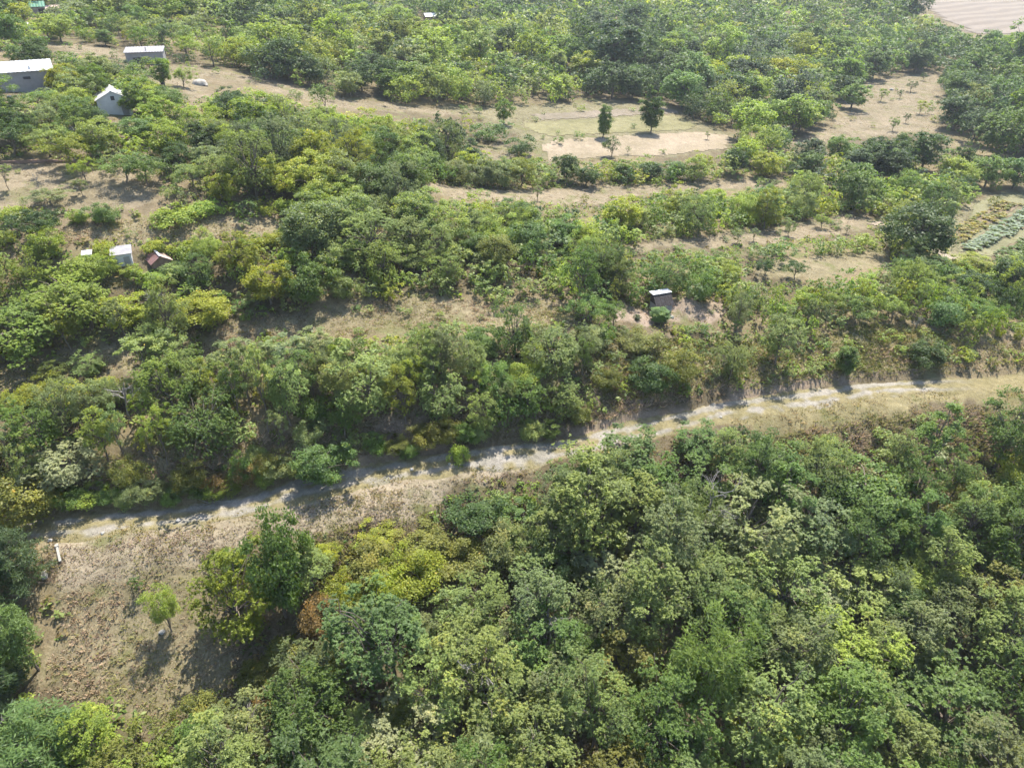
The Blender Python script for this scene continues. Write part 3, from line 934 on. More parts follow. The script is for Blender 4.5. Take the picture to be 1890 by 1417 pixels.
HAND = [
    # -- edge of the dry meadow, lower corner of the hill
    (30, 1085, 130, 150, 'pine', 'N', "blue-green pine highest of the pines beside the dry meadow"),
    (-15, 1190, 130, 170, 'pine', 'N', "dark blue-green pine between the topmost and lowest pines at the meadow edge"),
    (5, 1350, 140, 220, 'pine', 'N', "tall blue-green pine lowest of the pines beside the dry meadow"),
    (72, 1240, 100, 170, 'feather', 'B', "soft feathery green tree beside the pines at the edge of the dry meadow"),
    (95, 1450, 170, 190, 'feather', 'B', "wide feathery green tree at the foot of the dry meadow"),
    (195, 1410, 95, 130, 'ash', 'L', "light green tufted tree with thin trunk at the foot of the dry meadow"),
    (330, 1465, 130, 120, 'ash', 'L', None),
    (318, 1165, 58, 105, 'feather', 'L', "lone bright green sapling with a leaning stem in the dry meadow"),
    (258, 1098, 24, 42, 'young', 'G', "tiny green sapling in the middle of the dry meadow"),
    (452, 1168, 140, 175, 'ash', 'Y', "large yellow-green bushy tree at the edge of the dry meadow"),
    (530, 1140, 105, 190, 'round', 'G', "tall fresh green bushy tree behind the large yellow-green one by the meadow"),
    (598, 1180, 80, 90, 'shrub', 'R', "rusty orange shrub beside the large yellow-green tree"),
    (540, 1238, 130, 75, 'shrub', 'O', None), (478, 1262, 80, 60, 'shrub', 'O', None), (500, 1330, 60, 60, 'shrub', 'R', None),
    (445, 1350, 50, 50, 'shrub', 'Y', "vivid yellow-green shrub beside the bleached dead branches"),
    (380, 1345, 90, 80, 'shrub', 'O', None),
    (880, 966, 112, 78, 'shrub', 'D', "dark round shrub standing alone below the chalk track"),
    (690, 1062, 100, 80, 'shrub', 'O', None), (770, 1088, 110, 100, 'shrub', 'Y', None), (850, 1050, 100, 80, 'shrub', 'O', None),
    (640, 1120, 80, 75, 'shrub', 'Y', None), (720, 1115, 80, 90, 'shrub', 'Y', None), (790, 1010, 90, 60, 'shrub', 'O', None),
    (930, 1040, 90, 90, 'shrub', 'S', None), (960, 985, 80, 80, 'young', 'G', None), (700, 1000, 70, 45, 'shrub', 'Y', None),
    # -- wood below the track
    (1085, 1020, 160, 195, 'ash', 'P', "large pale green tree towering over the track below the thicket, beside the dark round shrub"),
    (1150, 872, 115, 100, 'ash', 'B', "cool green tree whose crown hides part of the chalk track"),
    (1282, 842, 85, 75, 'ash', 'B', "cool green tree beside the chalk track next to a tiny dark sapling"),
    (1360, 822, 30, 42, 'young', 'D', "tiny dark pointed sapling just below the chalk track"),
    (1195, 950, 110, 125, 'ash', 'G', None), (1285, 935, 100, 110, 'ash', 'G', None),
    (1360, 1015, 165, 165, 'ash', 'S', "broad grey-green tree with a domed crown in the wood below the track"),
    (1420, 890, 105, 100, 'round', 'G', None), (1500, 1020, 125, 130, 'ash', 'S', None),
    (1580, 965, 155, 145, 'round', 'G', "big round mid green tree on the slope below the dry bank"),
    (1705, 895, 90, 165, 'young', 'G', "slender open tree with dark stems rising above the dry bank"),
    (1832, 870, 100, 160, 'ash', 'G', "tall green tree rising past the far end of the chalk track"),
    (1735, 965, 100, 80, 'shrub', 'O', None), (1800, 940, 90, 80, 'shrub', 'O', None), (1865, 905, 80, 80, 'shrub', 'Y', None),
    (1440, 1150, 140, 160, 'ash', 'P', None), (1310, 1110, 120, 130, 'ash', 'P', None), (1560, 1120, 130, 120, 'ash', 'P', None),
    (1655, 1105, 120, 110, 'feather', 'L', "soft bright green feathery tree in the wood below the dry bank"),
    (1740, 1050, 100, 95, 'ash', 'B', None), (1820, 1165, 110, 160, 'ash', 'O', "brownish olive tree with fading leaves in the wood below the track"),
    (1690, 1190, 70, 70, 'feather', 'L', None), (1000, 1100, 110, 110, 'ash', 'P', None), (1130, 1090, 120, 120, 'ash', 'W', None),
    (1060, 1180, 90, 100, 'ash', 'W', None), (900, 1150, 90, 110, 'ash', 'P', None), (740, 1440, 170, 150, 'ash', 'W', "silvery tufted tree with broad crown low in the wood by the dead branches"),
    (1420, 1360, 150, 110, 'shrub', 'Y', "broad yellow-green shrub sunk among the grey-green trees of the wood"),
    (1530, 1260, 170, 170, 'ash', 'L', None), (1720, 1370, 200, 190, 'ash', 'G', None), (840, 1180, 110, 110, 'ash', 'P', None), (1480, 1110, 120, 90, 'ash', 'W', None),
    # -- bank above the track
    (285, 715, 90, 130, 'young', 'P', "tall pale slender tree standing clear above the thicket beside the low terrace"),
    (325, 700, 60, 110, 'young', 'P', None), (172, 690, 55, 45, 'ash', 'P', None), (98, 700, 45, 40, 'ash', 'P', None),
    (170, 755, 105, 70, 'shrub', 'Y', "golden yellow-green shrub above the thicket near the low terrace"), (70, 740, 80, 50, 'shrub', 'Y', None),
    (390, 835, 125, 155, 'ash', 'B', "rich green tree with dark crown in the thicket above the fallen branch"),
    (540, 700, 80, 100, 'young', 'S', None), (590, 690, 70, 100, 'young', 'S', None), (440, 700, 80, 90, 'young', 'S', None), (500, 700, 60, 80, 'young', 'S', None),
    (690, 760, 125, 145, 'ash', 'P', None), (592, 892, 85, 88, 'round', 'B', "round cool green bush at the upper edge of the chalk track"),
    (820, 775, 100, 130, 'ash', 'P', None), (890, 795, 100, 145, 'ash', 'P', "tall pale green tree in the middle of the thicket above the track"),
    (970, 770, 90, 120, 'ash', 'G', None), (1045, 770, 105, 120, 'ash', 'P', None), (950, 660, 75, 110, 'ash', 'G', None),
    (890, 645, 70, 55, 'shrub', 'G', "rounded fresh green shrub below the tan terrace"), (1020, 690, 90, 100, 'ash', 'P', None),
    (1090, 602, 68, 72, 'fruit', 'G', "larger of the two fruit trees standing on the tan terrace"),
    (1130, 604, 44, 52, 'fruit', 'G', "smaller of the two fruit trees standing on the tan terrace"),
    (1216, 594, 34, 34, 'column', 'B', "small conifer-like bush in front of the dark plank hut"),
    (1176, 590, 14, 12, 'shrub', 'N', "tiny dark bush on the dry grass beside the plank hut"),
    (1345, 700, 92, 130, 'ash', 'P', "tall pale green tree above the bend of the chalk track"),
    (1432, 675, 68, 110, 'ash', 'P', None), (1556, 692, 46, 85, 'column', 'B', "small cool green upright tree on the grassy slope above the track"),
    (1706, 672, 72, 52, 'shrub', 'D', "dark rounded shrub above the far stretch of the chalk track"),
    (1122, 720, 50, 52, 'shrub', 'O', None), (1200, 722, 80, 68, 'shrub', 'D', None), (1250, 700, 70, 70, 'shrub', 'O', None), (1180, 645, 80, 50, 'shrub', 'O', None),
    (1095, 640, 60, 45, 'shrub', 'S', None),
    (135, 885, 140, 115, 'ash', 'W', "silvery grey-green tree in the thicket at the near end of the track"),
    (40, 965, 140, 110, 'shrub', 'O', "broad olive shrub beside the near end of the chalk track"),
    (240, 900, 60, 70, 'shrub', 'O', None), (350, 900, 60, 60, 'shrub', 'O', None), (460, 895, 70, 80, 'shrub', 'R', None), (410, 910, 60, 60, 'shrub', 'R', None), (500, 880, 80, 90, 'shrub', 'O', None),
    # -- thicket behind the terrace
    (500, 562, 82, 85, 'round', 'Y', "yellow-green dome-shaped tree in the thicket behind the tan terrace"),
    (572, 562, 84, 95, 'round', 'G', None), (295, 580, 80, 75, 'bare', 'S', "bare grey branching tree in the thicket below the huts"),
    (395, 600, 85, 75, 'round', 'Y', None), (330, 590, 80, 60, 'shrub', 'O', None), (240, 600, 90, 70, 'round', 'Y', None),
    (170, 610, 110, 100, 'ash', 'L', None), (60, 650, 130, 110, 'ash', 'L', None), (130, 560, 110, 80, 'ash', 'L', None), (370, 530, 60, 70, 'ash', 'G', None),
    (580, 475, 112, 115, 'round', 'S', "large grey-green tree standing over the thicket below the orchard"),
    (690, 480, 110, 100, 'ash', 'P', None), (760, 470, 80, 80, 'ash', 'P', None),
    (385, 495, 48, 72, 'feather', 'L', "feathery light green tree beside the red-brown hut"),
    (80, 447, 72, 68, 'fruit', 'D', "dark round fruit tree on the dry plot"), (196, 415, 56, 46, 'shrub', 'G', "dense green bush at the upper edge of the dry plot"),
    (150, 412, 36, 30, 'shrub', 'L', None), (330, 410, 90, 35, 'bramble', 'L', None), (380, 395, 60, 30, 'bramble', 'L', None),
    (850, 850, 40, 36, 'bramble', 'L', None), (160, 500, 42, 34, 'shrub', 'L', None), (172, 516, 70, 52, 'shrub', 'L', None), (205, 506, 44, 42, 'shrub', 'L', None), (245, 512, 36, 26, 'shrub', 'L', None), (290, 516, 60, 26, 'shrub', 'L', None), (330, 510, 50, 34, 'shrub', 'P', None),
    # -- orchard and huts
    (135, 316, 75, 72, 'fruit', 'Y', "yellowish fruit tree with a thin trunk in the terraced orchard"), (18, 352, 28, 58, 'young', 'S', "thin sparse tree at the edge of the terraced orchard"),
    (72, 346, 22, 42, 'bare', 'S', "small leafless crooked tree in the terraced orchard"), (30, 285, 90, 70, 'fruit', 'D', None), (90, 290, 70, 60, 'fruit', 'P', None),
    (160, 335, 40, 45, 'fruit', 'L', None), (235, 338, 70, 58, 'fruit', 'G', None), (275, 345, 70, 60, 'fruit', 'G', None), (95, 380, 70, 40, 'fruit', 'S', None),
    (155, 365, 30, 40, 'young', 'S', None), (390, 315, 60, 55, 'fruit', 'S', "spreading grey-green fruit tree on the hillside above the bramble rows"), (480, 340, 60, 45, 'shrub', 'G', None), (560, 355, 55, 55, 'round', 'D', None),
    (512, 300, 45, 55, 'round', 'P', None), (470, 270, 50, 50, 'feather', 'N', "pale blue-green feathery tree on the hillside below the path"),
    (258, 260, 70, 48, 'round', 'G', None), (158, 238, 55, 58, 'round', 'G', None), (183, 252, 45, 56, 'round', 'D', "dark green tree just in front of the white gabled cabin"),
    (265, 212, 60, 65, 'round', 'G', None), (320, 215, 60, 55, 'fruit', 'G', None), (120, 175, 50, 55, 'round', 'Y', None), (80, 210, 80, 45, 'fruit', 'G', None),
    (5, 195, 60, 55, 'fruit', 'G', None), (150, 150, 55, 45, 'round', 'S', None), (240, 150, 70, 40, 'shrub', 'D', None), (305, 160, 40, 55, 'round', 'G', None),
    (340, 162, 35, 40, 'feather', 'L', None), (280, 140, 35, 35, 'young', 'L', None), (75, 115, 50, 48, 'round', 'D', None), (30, 90, 60, 65, 'round', 'G', None), (90, 70, 60, 40, 'round', 'L', None),
    (195, 85, 38, 32, 'round', 'G', None), (165, 78, 28, 25, 'shrub', 'L', None), (145, 50, 100, 45, 'shrub', 'S', None),
    (600, 205, 45, 50, 'fruit', 'G', "green tree standing on the pale upper path"),
    # -- valley: field trees and the rows between strips
    (1113, 255, 25, 62, 'column', 'G', "slim green tree standing alone in the mown field"),
    (1200, 246, 34, 80, 'column', 'D', "dark upright tree standing alone by the mown field"),
    (929, 230, 34, 48, 'round', 'G', "rounded green tree at the end of the field strips"),
    (1128, 290, 36, 38, 'fruit', 'D', "dark fruit tree at the lower edge of the mown field"), (1158, 285, 10, 16, 'young', 'G', None),
    (920, 340, 55, 52, 'fruit', 'G', None), (962, 346, 62, 60, 'fruit', 'Y', "yellow-green fruit tree on the narrow lower meadow"), (992, 372, 20, 32, 'young', 'P', "small slender tree standing alone on the narrow lower meadow"),
    (868, 318, 38, 60, 'column', 'D', "dark upright tree beside the small pale field"), (1045, 335, 50, 58, 'round', 'D', None), (1082, 345, 48, 42, 'round', 'D', None),
    (960, 290, 60, 45, 'shrub', 'D', None), (905, 262, 60, 42, 'shrub', 'G', None), (1150, 330, 60, 40, 'round', 'G', None), (1200, 332, 50, 40, 'round', 'D', None), (1245, 330, 50, 40, 'round', 'G', None),
    (1288, 325, 45, 45, 'fruit', 'Y', None), (1355, 322, 52, 58, 'round', 'D', None), (1410, 328, 58, 52, 'round', 'Y', "yellow-green bushy tree ending the row along the valley strip"), (1305, 258, 12, 16, 'young', 'G', None),
    (1690, 480, 118, 112, 'round', 'D', "huge dark round tree beside the vegetable garden"),
    (1718, 385, 55, 60, 'round', 'B', None), (1748, 388, 42, 55, 'shrub', 'S', None), (1780, 358, 40, 36, 'shrub', 'B', None),
    (1815, 345, 60, 62, 'round', 'G', None), (1868, 348, 70, 66, 'round', 'B', None), (1775, 315, 40, 50, 'round', 'D', None), (1490, 315, 68, 64, 'round', 'N', None),
    (1575, 330, 45, 60, 'column', 'N', None), (1640, 335, 50, 72, 'column', 'N', None), (1610, 300, 50, 50, 'round', 'D', None), (1700, 315, 75, 80, 'round', 'D', "large dark tree closing the valley orchard"), (1545, 300, 50, 55, 'round', 'G', None), (1660, 290, 40, 50, 'round', 'D', None),
    (1570, 202, 55, 52, 'round', 'G', None), (1496, 235, 50, 58, 'round', 'G', "mid green round tree at the mouth of the valley orchard"),
    (1626, 188, 20, 24, 'fruit', 'L', "light green little fruit tree in the valley orchard by the wood"), (1698, 212, 24, 26, 'fruit', 'Y', "yellowing little fruit tree in the valley orchard"), (1646, 244, 20, 26, 'fruit', 'B', "cool green little fruit tree lowest in the valley orchard"),
    (1671, 228, 13, 18, 'fruit', 'D', "tiny dark fruit tree in the middle of the valley orchard"), (1660, 183, 12, 16, 'fruit', 'D', None), (1680, 170, 20, 20, 'fruit', 'D', None), (1703, 150, 12, 14, 'fruit', 'D', None),
    (1758, 190, 50, 55, 'round', 'B', None), (1790, 215, 55, 60, 'round', 'O', None), (1860, 140, 60, 85, 'round', 'B', "tall cool green tree at the edge of the ploughed field"), (1820, 110, 45, 55, 'round', 'B', None),
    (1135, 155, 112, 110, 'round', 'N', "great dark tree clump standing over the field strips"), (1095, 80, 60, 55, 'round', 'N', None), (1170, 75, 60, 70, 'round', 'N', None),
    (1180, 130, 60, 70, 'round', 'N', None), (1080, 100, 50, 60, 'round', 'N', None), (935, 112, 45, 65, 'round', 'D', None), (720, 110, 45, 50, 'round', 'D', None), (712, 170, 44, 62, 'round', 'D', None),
    (1028, 155, 32, 60, 'column', 'S', None), (980, 50, 60, 42, 'round', 'N', None), (1210, 185, 30, 36, 'round', 'N', None), (1240, 160, 60, 60, 'round', 'N', None), (1270, 130, 50, 60, 'round', 'N', None), (1680, 45, 45, 60, 'round', 'D', None),
    # -- slope behind the plank hut
    (1410, 512, 36, 38, 'fruit', 'D', "dark little fruit tree on the dry patch, one of two"), (1465, 516, 38, 42, 'fruit', 'D', "second dark fruit tree on the dry patch, nearer the garden"),
    (1480, 580, 55, 55, 'fruit', 'L', None), (1530, 580, 44, 46, 'fruit', 'L', None), (1578, 596, 60, 55, 'fruit', 'G', None), (1645, 590, 55, 48, 'fruit', 'L', None), (1690, 606, 45, 40, 'bare', 'S', "leafless greyish fruit tree above the grassy slope"),
    (1800, 608, 50, 60, 'fruit', 'G', None), (1838, 605, 30, 50, 'fruit', 'G', None), (1842, 622, 16, 22, 'shrub', 'Y', None), (1876, 632, 14, 26, 'shrub', 'Y', None),
    (1450, 425, 20, 28, 'young', 'S', None), (1515, 422, 30, 28, 'fruit', 'L', None), (1562, 432, 14, 20, 'young', 'S', None), (1360, 450, 26, 32, 'young', 'S', None), (1390, 445, 18, 28, 'young', 'S', None), (1455, 436, 24, 30, 'fruit', 'S', None),
    (1790, 555, 60, 60, 'round', 'D', None), (1860, 540, 70, 70, 'round', 'N', None), (1780, 505, 70, 45, 'round', 'Y', "yellowing bushy tree beside the blue-green trees below the garden"), (1730, 520, 60, 50, 'round', 'B', None), (1740, 600, 70, 60, 'shrub', 'B', None),
]
# the huts' footprints, so that nothing grows through them
HUTS = {}


def hut_site(key, u, v, w, d):
    p = ground_at(u, v)
    HUTS[key] = (p, max(w, d) * 0.5)
    return p


SITES = {'grey_long': (270, 119, 6.2, 3.2), 'big_white': (18, 170, 10.5, 4), 'cabin': (216, 212, 4.0, 4.0), 'grey_small': (230, 492, 1.7, 1.4), 'red': (302, 498, 1.6, 1.5),
         'plank': (1226, 580, 2.2, 1.6), 'far': (784, 41, 6.0, 3.5), 'green': (73, 32, 3.4, 2.6), 'pink': (99, 31, 3.6, 2.6), 'outhouse': (166, 490, 0.7, 0.7)}
SITE = {k: hut_site(k, *a_) for k, a_ in SITES.items()}

for h_ in HAND:
    hand(*h_)
# low growth hanging over the upper edge of the track
_tu, _tv = np.array(TRACK_PX).T
u_ = 105.0
while u_ < 1080:
    if u_ < 650 or rng.random() < 0.45:
        w_ = rng.uniform(38, 66)
        hand(u_, float(np.interp(u_, _tu, _tv)) - rng.uniform(17, 42), w_, w_ * rng.uniform(0.75, 1.05), 'shrub' if rng.random() < 0.65 else 'ash', ['P', 'G', 'S', 'O', 'L', 'G', 'P'][int(rng.integers(7))])
    u_ += rng.uniform(20, 40)

# ------------------------------------------------------------------ filling the woods and thickets
CELL = 6.0
grid = {}


def grid_add(i):
    p = plants[i]
    grid.setdefault((int(p['x'] // CELL), int(p['y'] // CELL)), []).append(i)


for i in range(len(plants)):
    grid_add(i)


def free(x, y, R, f):
    gx, gy = int(x // CELL), int(y // CELL)
    for a_ in (-1, 0, 1):
        for b_ in (-1, 0, 1):
            for i in grid.get((gx + a_, gy + b_), ()):
                q = plants[i]
                if (q['x'] - x) ** 2 + (q['y'] - y) ** 2 < ((q['R'] + R) * f) ** 2:
                    return False
    for p, r in HUTS.values():
        if (p[0] - x) ** 2 + (p[1] - y) ** 2 < (r + R * 0.7) ** 2:
            return False
        # keep the view of each hut's front open
        if p[1] - 9 < y < p[1] and abs(p[0] * (y / p[1]) - x) < r * 0.8 + R * 0.5:
            return False
    return True


OPENPX = [(pp, k) for k, (pp, kk) in OPEN.items() if k not in ('bank', 'hut_yard', 'clearing')]
TRACKPX = [(u, v - 8) for u, v in TRACK_PX if u < 1050 or u > 1240]
TRACK_BAND = [(u, v - 10) for u, v in TRACK_PX if u <= 1060] + [(u, v + 22) for u, v in TRACK_PX[::-1] if u <= 1060]
TRACK_BAND2 = [(u, v - 10) for u, v in TRACK_PX if 1230 <= u <= 1800] + [(u, v + 22) for u, v in TRACK_PX[::-1] if 1230 <= u <= 1800]
OPENPX += [(TRACK_BAND, 'track'), (TRACK_BAND2, 'track2')]
OPENPX += [([(1050, 805), (1100, 785), (1180, 772), (1250, 750), (1250, 690), (1050, 700)], 'bankview')]
OPENPX = [(np.array(pp, float), k) for pp, k in OPENPX]


HUT_RECT = [('grey_long', 240, 88, 303, 116), ('big_white', 0, 122, 98, 160), ('cabin', 188, 170, 242, 206), ('grey_small', 205, 456, 246, 484), ('red', 280, 465, 319, 494),
            ('plank', 1203, 533, 1252, 578), ('far', 768, 24, 800, 38), ('green', 61, 12, 85, 28), ('pink', 86, 15, 112, 26)]
HUT_RECT = [(float(project(SITE[k])[2]), a_, b_, c_, d_) for k, a_, b_, c_, d_ in HUT_RECT]


def covers_open(x, y, z, R, H, low=False):
    pts = np.array([(x + R * a_, y, z + H * b_) for a_ in (-0.9, -0.45, 0, 0.45, 0.9) for b_ in (0.25, 0.4, 0.55, 0.7, 0.85)] + [(x, y, z), (x, y, z + H * 0.97)])
    u, v, dd = project(pts)
    for hd, a_, b_, c_, d_ in HUT_RECT:
        if dd[0] < hd and ((u > a_) & (u < c_) & (v > b_) & (v < d_)).any():
            return True
    for poly, k in OPENPX:
        if k == 'bankview' and not low:
            continue
        if k == 'slope_grass' and H < 1.5:
            continue
        lo, hi = poly.min(0), poly.max(0)
        if u.max() < lo[0] or u.min() > hi[0] or v.max() < lo[1] or v.min() > hi[1]:
            continue
        if in_poly(u, v, poly).any():
            return True
    return False


def choose(w):
    ks = list(w)
    p = np.array([w[k] for k in ks], float)
    return ks[int(rng.choice(len(ks), p=p / p.sum()))]


def zone_of(x, y, u, v):
    td = float(track_dist(np.array([x]), np.array([y]))[0])
    if abs(td) < 90:
        if td < -1.5:
            if u < 420 and v > 1000:
                return 'meadow_edge'
            return 'wood_low' if (v > 1080 or u > 980) else 'scrub_low'
        if 1.5 < td < 17 and v > 560:
            return 'bank'
    if v > 470 and u < 1100:
        return 'thicket'
    if v > 430 and u >= 1100:
        return 'east'
    if u < 560 and v > 380:
        return 'plots'
    if u < 430 and v > 55:
        return 'huts'
    if v > 300:
        return 'mid' if u < 1080 else 'valley'
    if u > 1250:
        return 'far_e'
    if v > 190:
        return 'mid'
    return 'far'


ZK = {
    'meadow_edge': (dict(ash=5, shrub=3, feather=1), dict(L=4, P=3, G=2, O=1), (1.5, 2.4), 1.3),
    'wood_low': (dict(ash=12, round=1, feather=1), dict(P=9, S=5, G=4, L=.25, W=.7, B=1.2, O=.5), (1.9, 3.0), 1.35),
    'scrub_low': (dict(ash=5, shrub=6, round=1), dict(P=5, Y=3, O=3, G=3, L=2, S=2), (1.4, 2.3), 1.25),
    'bank': (dict(ash=6, shrub=3.5, young=4), dict(P=7, S=4, G=4, O=1.2, Y=1.2, L=3, B=.6), (1.2, 2.1), 1.5),
    'thicket': (dict(ash=7, round=3, shrub=4), dict(L=6, Y=1.2, G=3, P=4, O=.3, S=1), (1.2, 1.9), 0.95),
    'east': (dict(ash=5, round=4, shrub=4), dict(L=4, Y=1, G=4, P=4, B=2, S=2), (1.2, 2.0), 0.98),
    'plots': (dict(bramble=6, shrub=4, round=1), dict(L=7, Y=4, G=2, S=1), (1.2, 1.8), 0.75),
    'huts': (dict(round=4, fruit=5, shrub=4), dict(G=5, P=3, S=3, D=2, L=3, Y=1), (1.5, 2.5), 1.05),
    'mid': (dict(round=5, ash=5, shrub=5), dict(G=5, P=5, S=4, D=3, L=3, Y=1.5, B=1.5), (1.8, 3.2), 1.05),
    'valley': (dict(round=4, ash=4, shrub=6), dict(L=5, Y=3, G=4, P=3, D=1.5, B=2), (1.6, 2.6), 1.0),
    'far_e': (dict(round=6, shrub=5, ash=2), dict(G=5, D=3, N=2, L=4, Y=1.5, S=2, B=2), (2.2, 4.0), 0.95),
    'far': (dict(round=6, shrub=4, ash=3), dict(G=5, P=4, S=3, L=4, D=3, N=1.5, Y=1.2), (2.2, 4.0), 0.95),
}


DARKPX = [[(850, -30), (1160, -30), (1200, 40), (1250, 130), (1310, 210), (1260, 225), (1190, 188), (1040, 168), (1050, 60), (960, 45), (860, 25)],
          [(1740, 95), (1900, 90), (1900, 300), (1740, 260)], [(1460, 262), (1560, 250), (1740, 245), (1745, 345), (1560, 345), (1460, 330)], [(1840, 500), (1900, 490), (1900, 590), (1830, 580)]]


def in_frame(x, y, z, H, margin=60):
    u, v, d = project(np.array([(x, y, z), (x, y, z + H)]))
    return (u.max() > -margin) and (u.min() < W_PX + margin) and (v[1] < H_PX + margin) and v[0] > -margin * 0.8


def fill(n, xr, yr, f, size=1.0, only=None, kinds=None):
    """scatter plants where there is room for them"""
    xs = rng.uniform(*xr, n)
    ys = rng.uniform(*yr, n)
    zs = hz(xs, ys)
    us, vs, ds = project(np.stack([xs, ys, zs], 1))
    for x, y, z, u, v, dep in zip(xs, ys, zs, us, vs, ds):
        if not in_frame(x, y, z, 7):
            continue
        zk = zone_of(x, y, u, v)
        if only and zk != only:
            continue
        kk, pal, (r0, r1), asp = ZK[zk]
        kind = choose(kinds or kk)
        R = rng.uniform(r0, r1) * size
        if kind in ('shrub', 'bramble'):
            R *= 0.85
        if kind == 'young':
            R *= 0.7
        code = choose(pal)
        # patches of alike colour
        patch = vnoise(np.array([x]), np.array([y]), 14, 77)[0]
        if patch > 0.35 and code in 'GPS' and rng.random() < 0.5:
            code = {'far_e': 'D', 'wood_low': 'P'}.get(zk, 'L')
        if patch < -0.4 and code in 'LY' and rng.random() < 0.6:
            code = 'S' if zk in ('wood_low', 'bank') else 'G'
        H = {'ash': 2.55, 'round': 1.95, 'fruit': 2.0, 'column': 4, 'young': 4.0, 'shrub': 1.55, 'bramble': 0.75, 'feather': 2.6}[kind] * R * rng.uniform(0.88, 1.18) * (asp / 1.1 if kind not in ('shrub', 'bramble') else 1)
        if zk == 'bank' and u > 1080:
            R, H = R * 0.62, H * 0.58
        if zk == 'bank':
            s_k = min(1.0, (float(track_dist(np.array([x]), np.array([y]))[0]) + 0.1) / (R + 0.46 * H))
            R, H = R * s_k, H * s_k
            if R < 0.45:
                continue
        if not free(x, y, R, f * (1.3 if zk in ('huts', 'plots') else 1.0)):
            continue
        if covers_open(x, y, z, R, H, zk in ('wood_low', 'scrub_low')):
            continue
        td = float(track_dist(np.array([x]), np.array([y]))[0])
        if abs(td) < 2.2:
            continue
        if in_poly(np.array([u]), np.array([v]), OPEN['slope_grass'][0])[0] and (R > 0.95 or rng.random() < 0.65):
            continue
        if in_poly(np.array([u]), np.array([v]), OPEN['bank'][0])[0] and (H > 3.6 or rng.random() < 0.4):
            continue
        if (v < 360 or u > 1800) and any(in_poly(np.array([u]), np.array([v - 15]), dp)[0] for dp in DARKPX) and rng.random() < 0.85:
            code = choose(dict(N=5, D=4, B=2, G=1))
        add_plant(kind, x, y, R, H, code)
        grid_add(len(plants) - 1)


fill(5200, (-62, 75), (8, 112), 0.62)
fill(4200, (-62, 80), (8, 112), 0.52, 0.72)
fill(2600, (-80, 80), (8, 112), 0.50, 0.5, kinds=dict(shrub=3, ash=1, round=1))
fill(4000, (-55, 70), (34, 76), 0.48, 0.75, only='bank', kinds=dict(shrub=4, ash=3))
n_near = len(plants)
fill(5200, (-150, 190), (95, 270), 0.55, 1.15)
fill(3200, (-150, 190), (95, 270), 0.5, 0.62)
fill(4200, (-260, 330), (240, 440), 0.55, 1.5)
for key, dens_ in (('terrace', 0.05), ('terrace_low', 0.06), ('plot', 0.10), ('orchard', 0.03), ('upper_path', 0.025), ('strip_a', 0.05), ('strip_b', 0.05), ('strip_c', 0.06),
                   ('strips', 0.012), ('valley_orchard', 0.004), ('hut_ground', 0.05), ('verge', 0.03), ('matted', 0.02), ('meadow', 0.02), ('small_field', 0.02), ('bank', 0.10), ('slope_grass', 0.16), ('garden', 0.006)):
    poly = OPENW[key][0]
    P_ = np.array(poly)
    lo, hi = P_.min(0), P_.max(0)
    n_ = int((hi - lo).prod() * dens_)
    for x, y in zip(rng.uniform(lo[0], hi[0], n_), rng.uniform(lo[1], hi[1], n_)):
        if not in_poly(np.array([x]), np.array([y]), poly)[0]:
            continue
        far_ = y > 80
        R = rng.uniform(0.25, 0.6) * (1.7 if far_ else 1.0)
        if not free(x, y, R, 0.8) or abs(float(track_dist(np.array([x]), np.array([y]))[0])) < 2.2:
            continue
        add_plant('shrub', x, y, R, R * rng.uniform(1.1, 1.7), choose(dict(L=3, G=3, P=3, S=2, O=1.5)))
        grid_add(len(plants) - 1)
print("plants", len(plants), "near", n_near)

# ------------------------------------------------------------------ plants become objects
by_name = {}
for i, p in enumerate(plants):
    by_name.setdefault(NAME_OF[p['kind']], []).append(i)
single, rest = [], []
for nm, ids in by_name.items():
    ids = sorted(ids, key=lambda i: (-plants[i]['hand'], -plants[i]['R'] * plants[i]['H'] / plants[i]['dep'] ** 2))
    cut = 290
    for k, i in enumerate(ids):
        if plants[i]['hand'] or (k < cut and plants[i]['dep'] < 230):
            single.append(i)
        else:
            rest.append(i)

ZONE_PHRASE = {
    'meadow_edge': ('at the edge of the dry meadow', 'from the pines'),
    'wood_low': ('in the wood below the track', 'from the meadow end'),
    'scrub_low': ('in the scrub below the track', 'from the meadow end'),
    'bank': ('on the bank above the track', 'from the pine end'),
    'thicket': ('in the thicket behind the terrace', 'from its shaded end'),
    'east': ('on the slope behind the plank hut', 'from the hut'),
    'plots': ('on the dry plots', 'from the dark fruit tree'),
    'huts': ('among the hillside huts', 'from the white-roofed hut'),
    'mid': ('on the hillside above the thicket', 'from the orchard'),
    'valley': ('between the valley strips', 'from the lower meadow'),
    'far_e': ('behind the valley orchard', 'from the field strips'),
    'far': ('in the wood above the upper path', 'from the huts'),
}
ORD1 = "first second third fourth fifth sixth seventh eighth ninth tenth eleventh twelfth thirteenth fourteenth fifteenth sixteenth seventeenth eighteenth nineteenth twentieth".split()
TENS = ['', '', 'twenty', 'thirty', 'forty', 'fifty', 'sixty', 'seventy', 'eighty', 'ninety']


def ordinal(n):
    if n <= 20:
        return ORD1[n - 1]
    if n >= 100:
        return 'hundred-and-' + ordinal(n - 100) if n > 100 else 'hundredth'
    t, o = divmod(n, 10)
    return (TENS[t][:-1] + 'ieth') if o == 0 else TENS[t] + '-' + ORD1[o - 1]


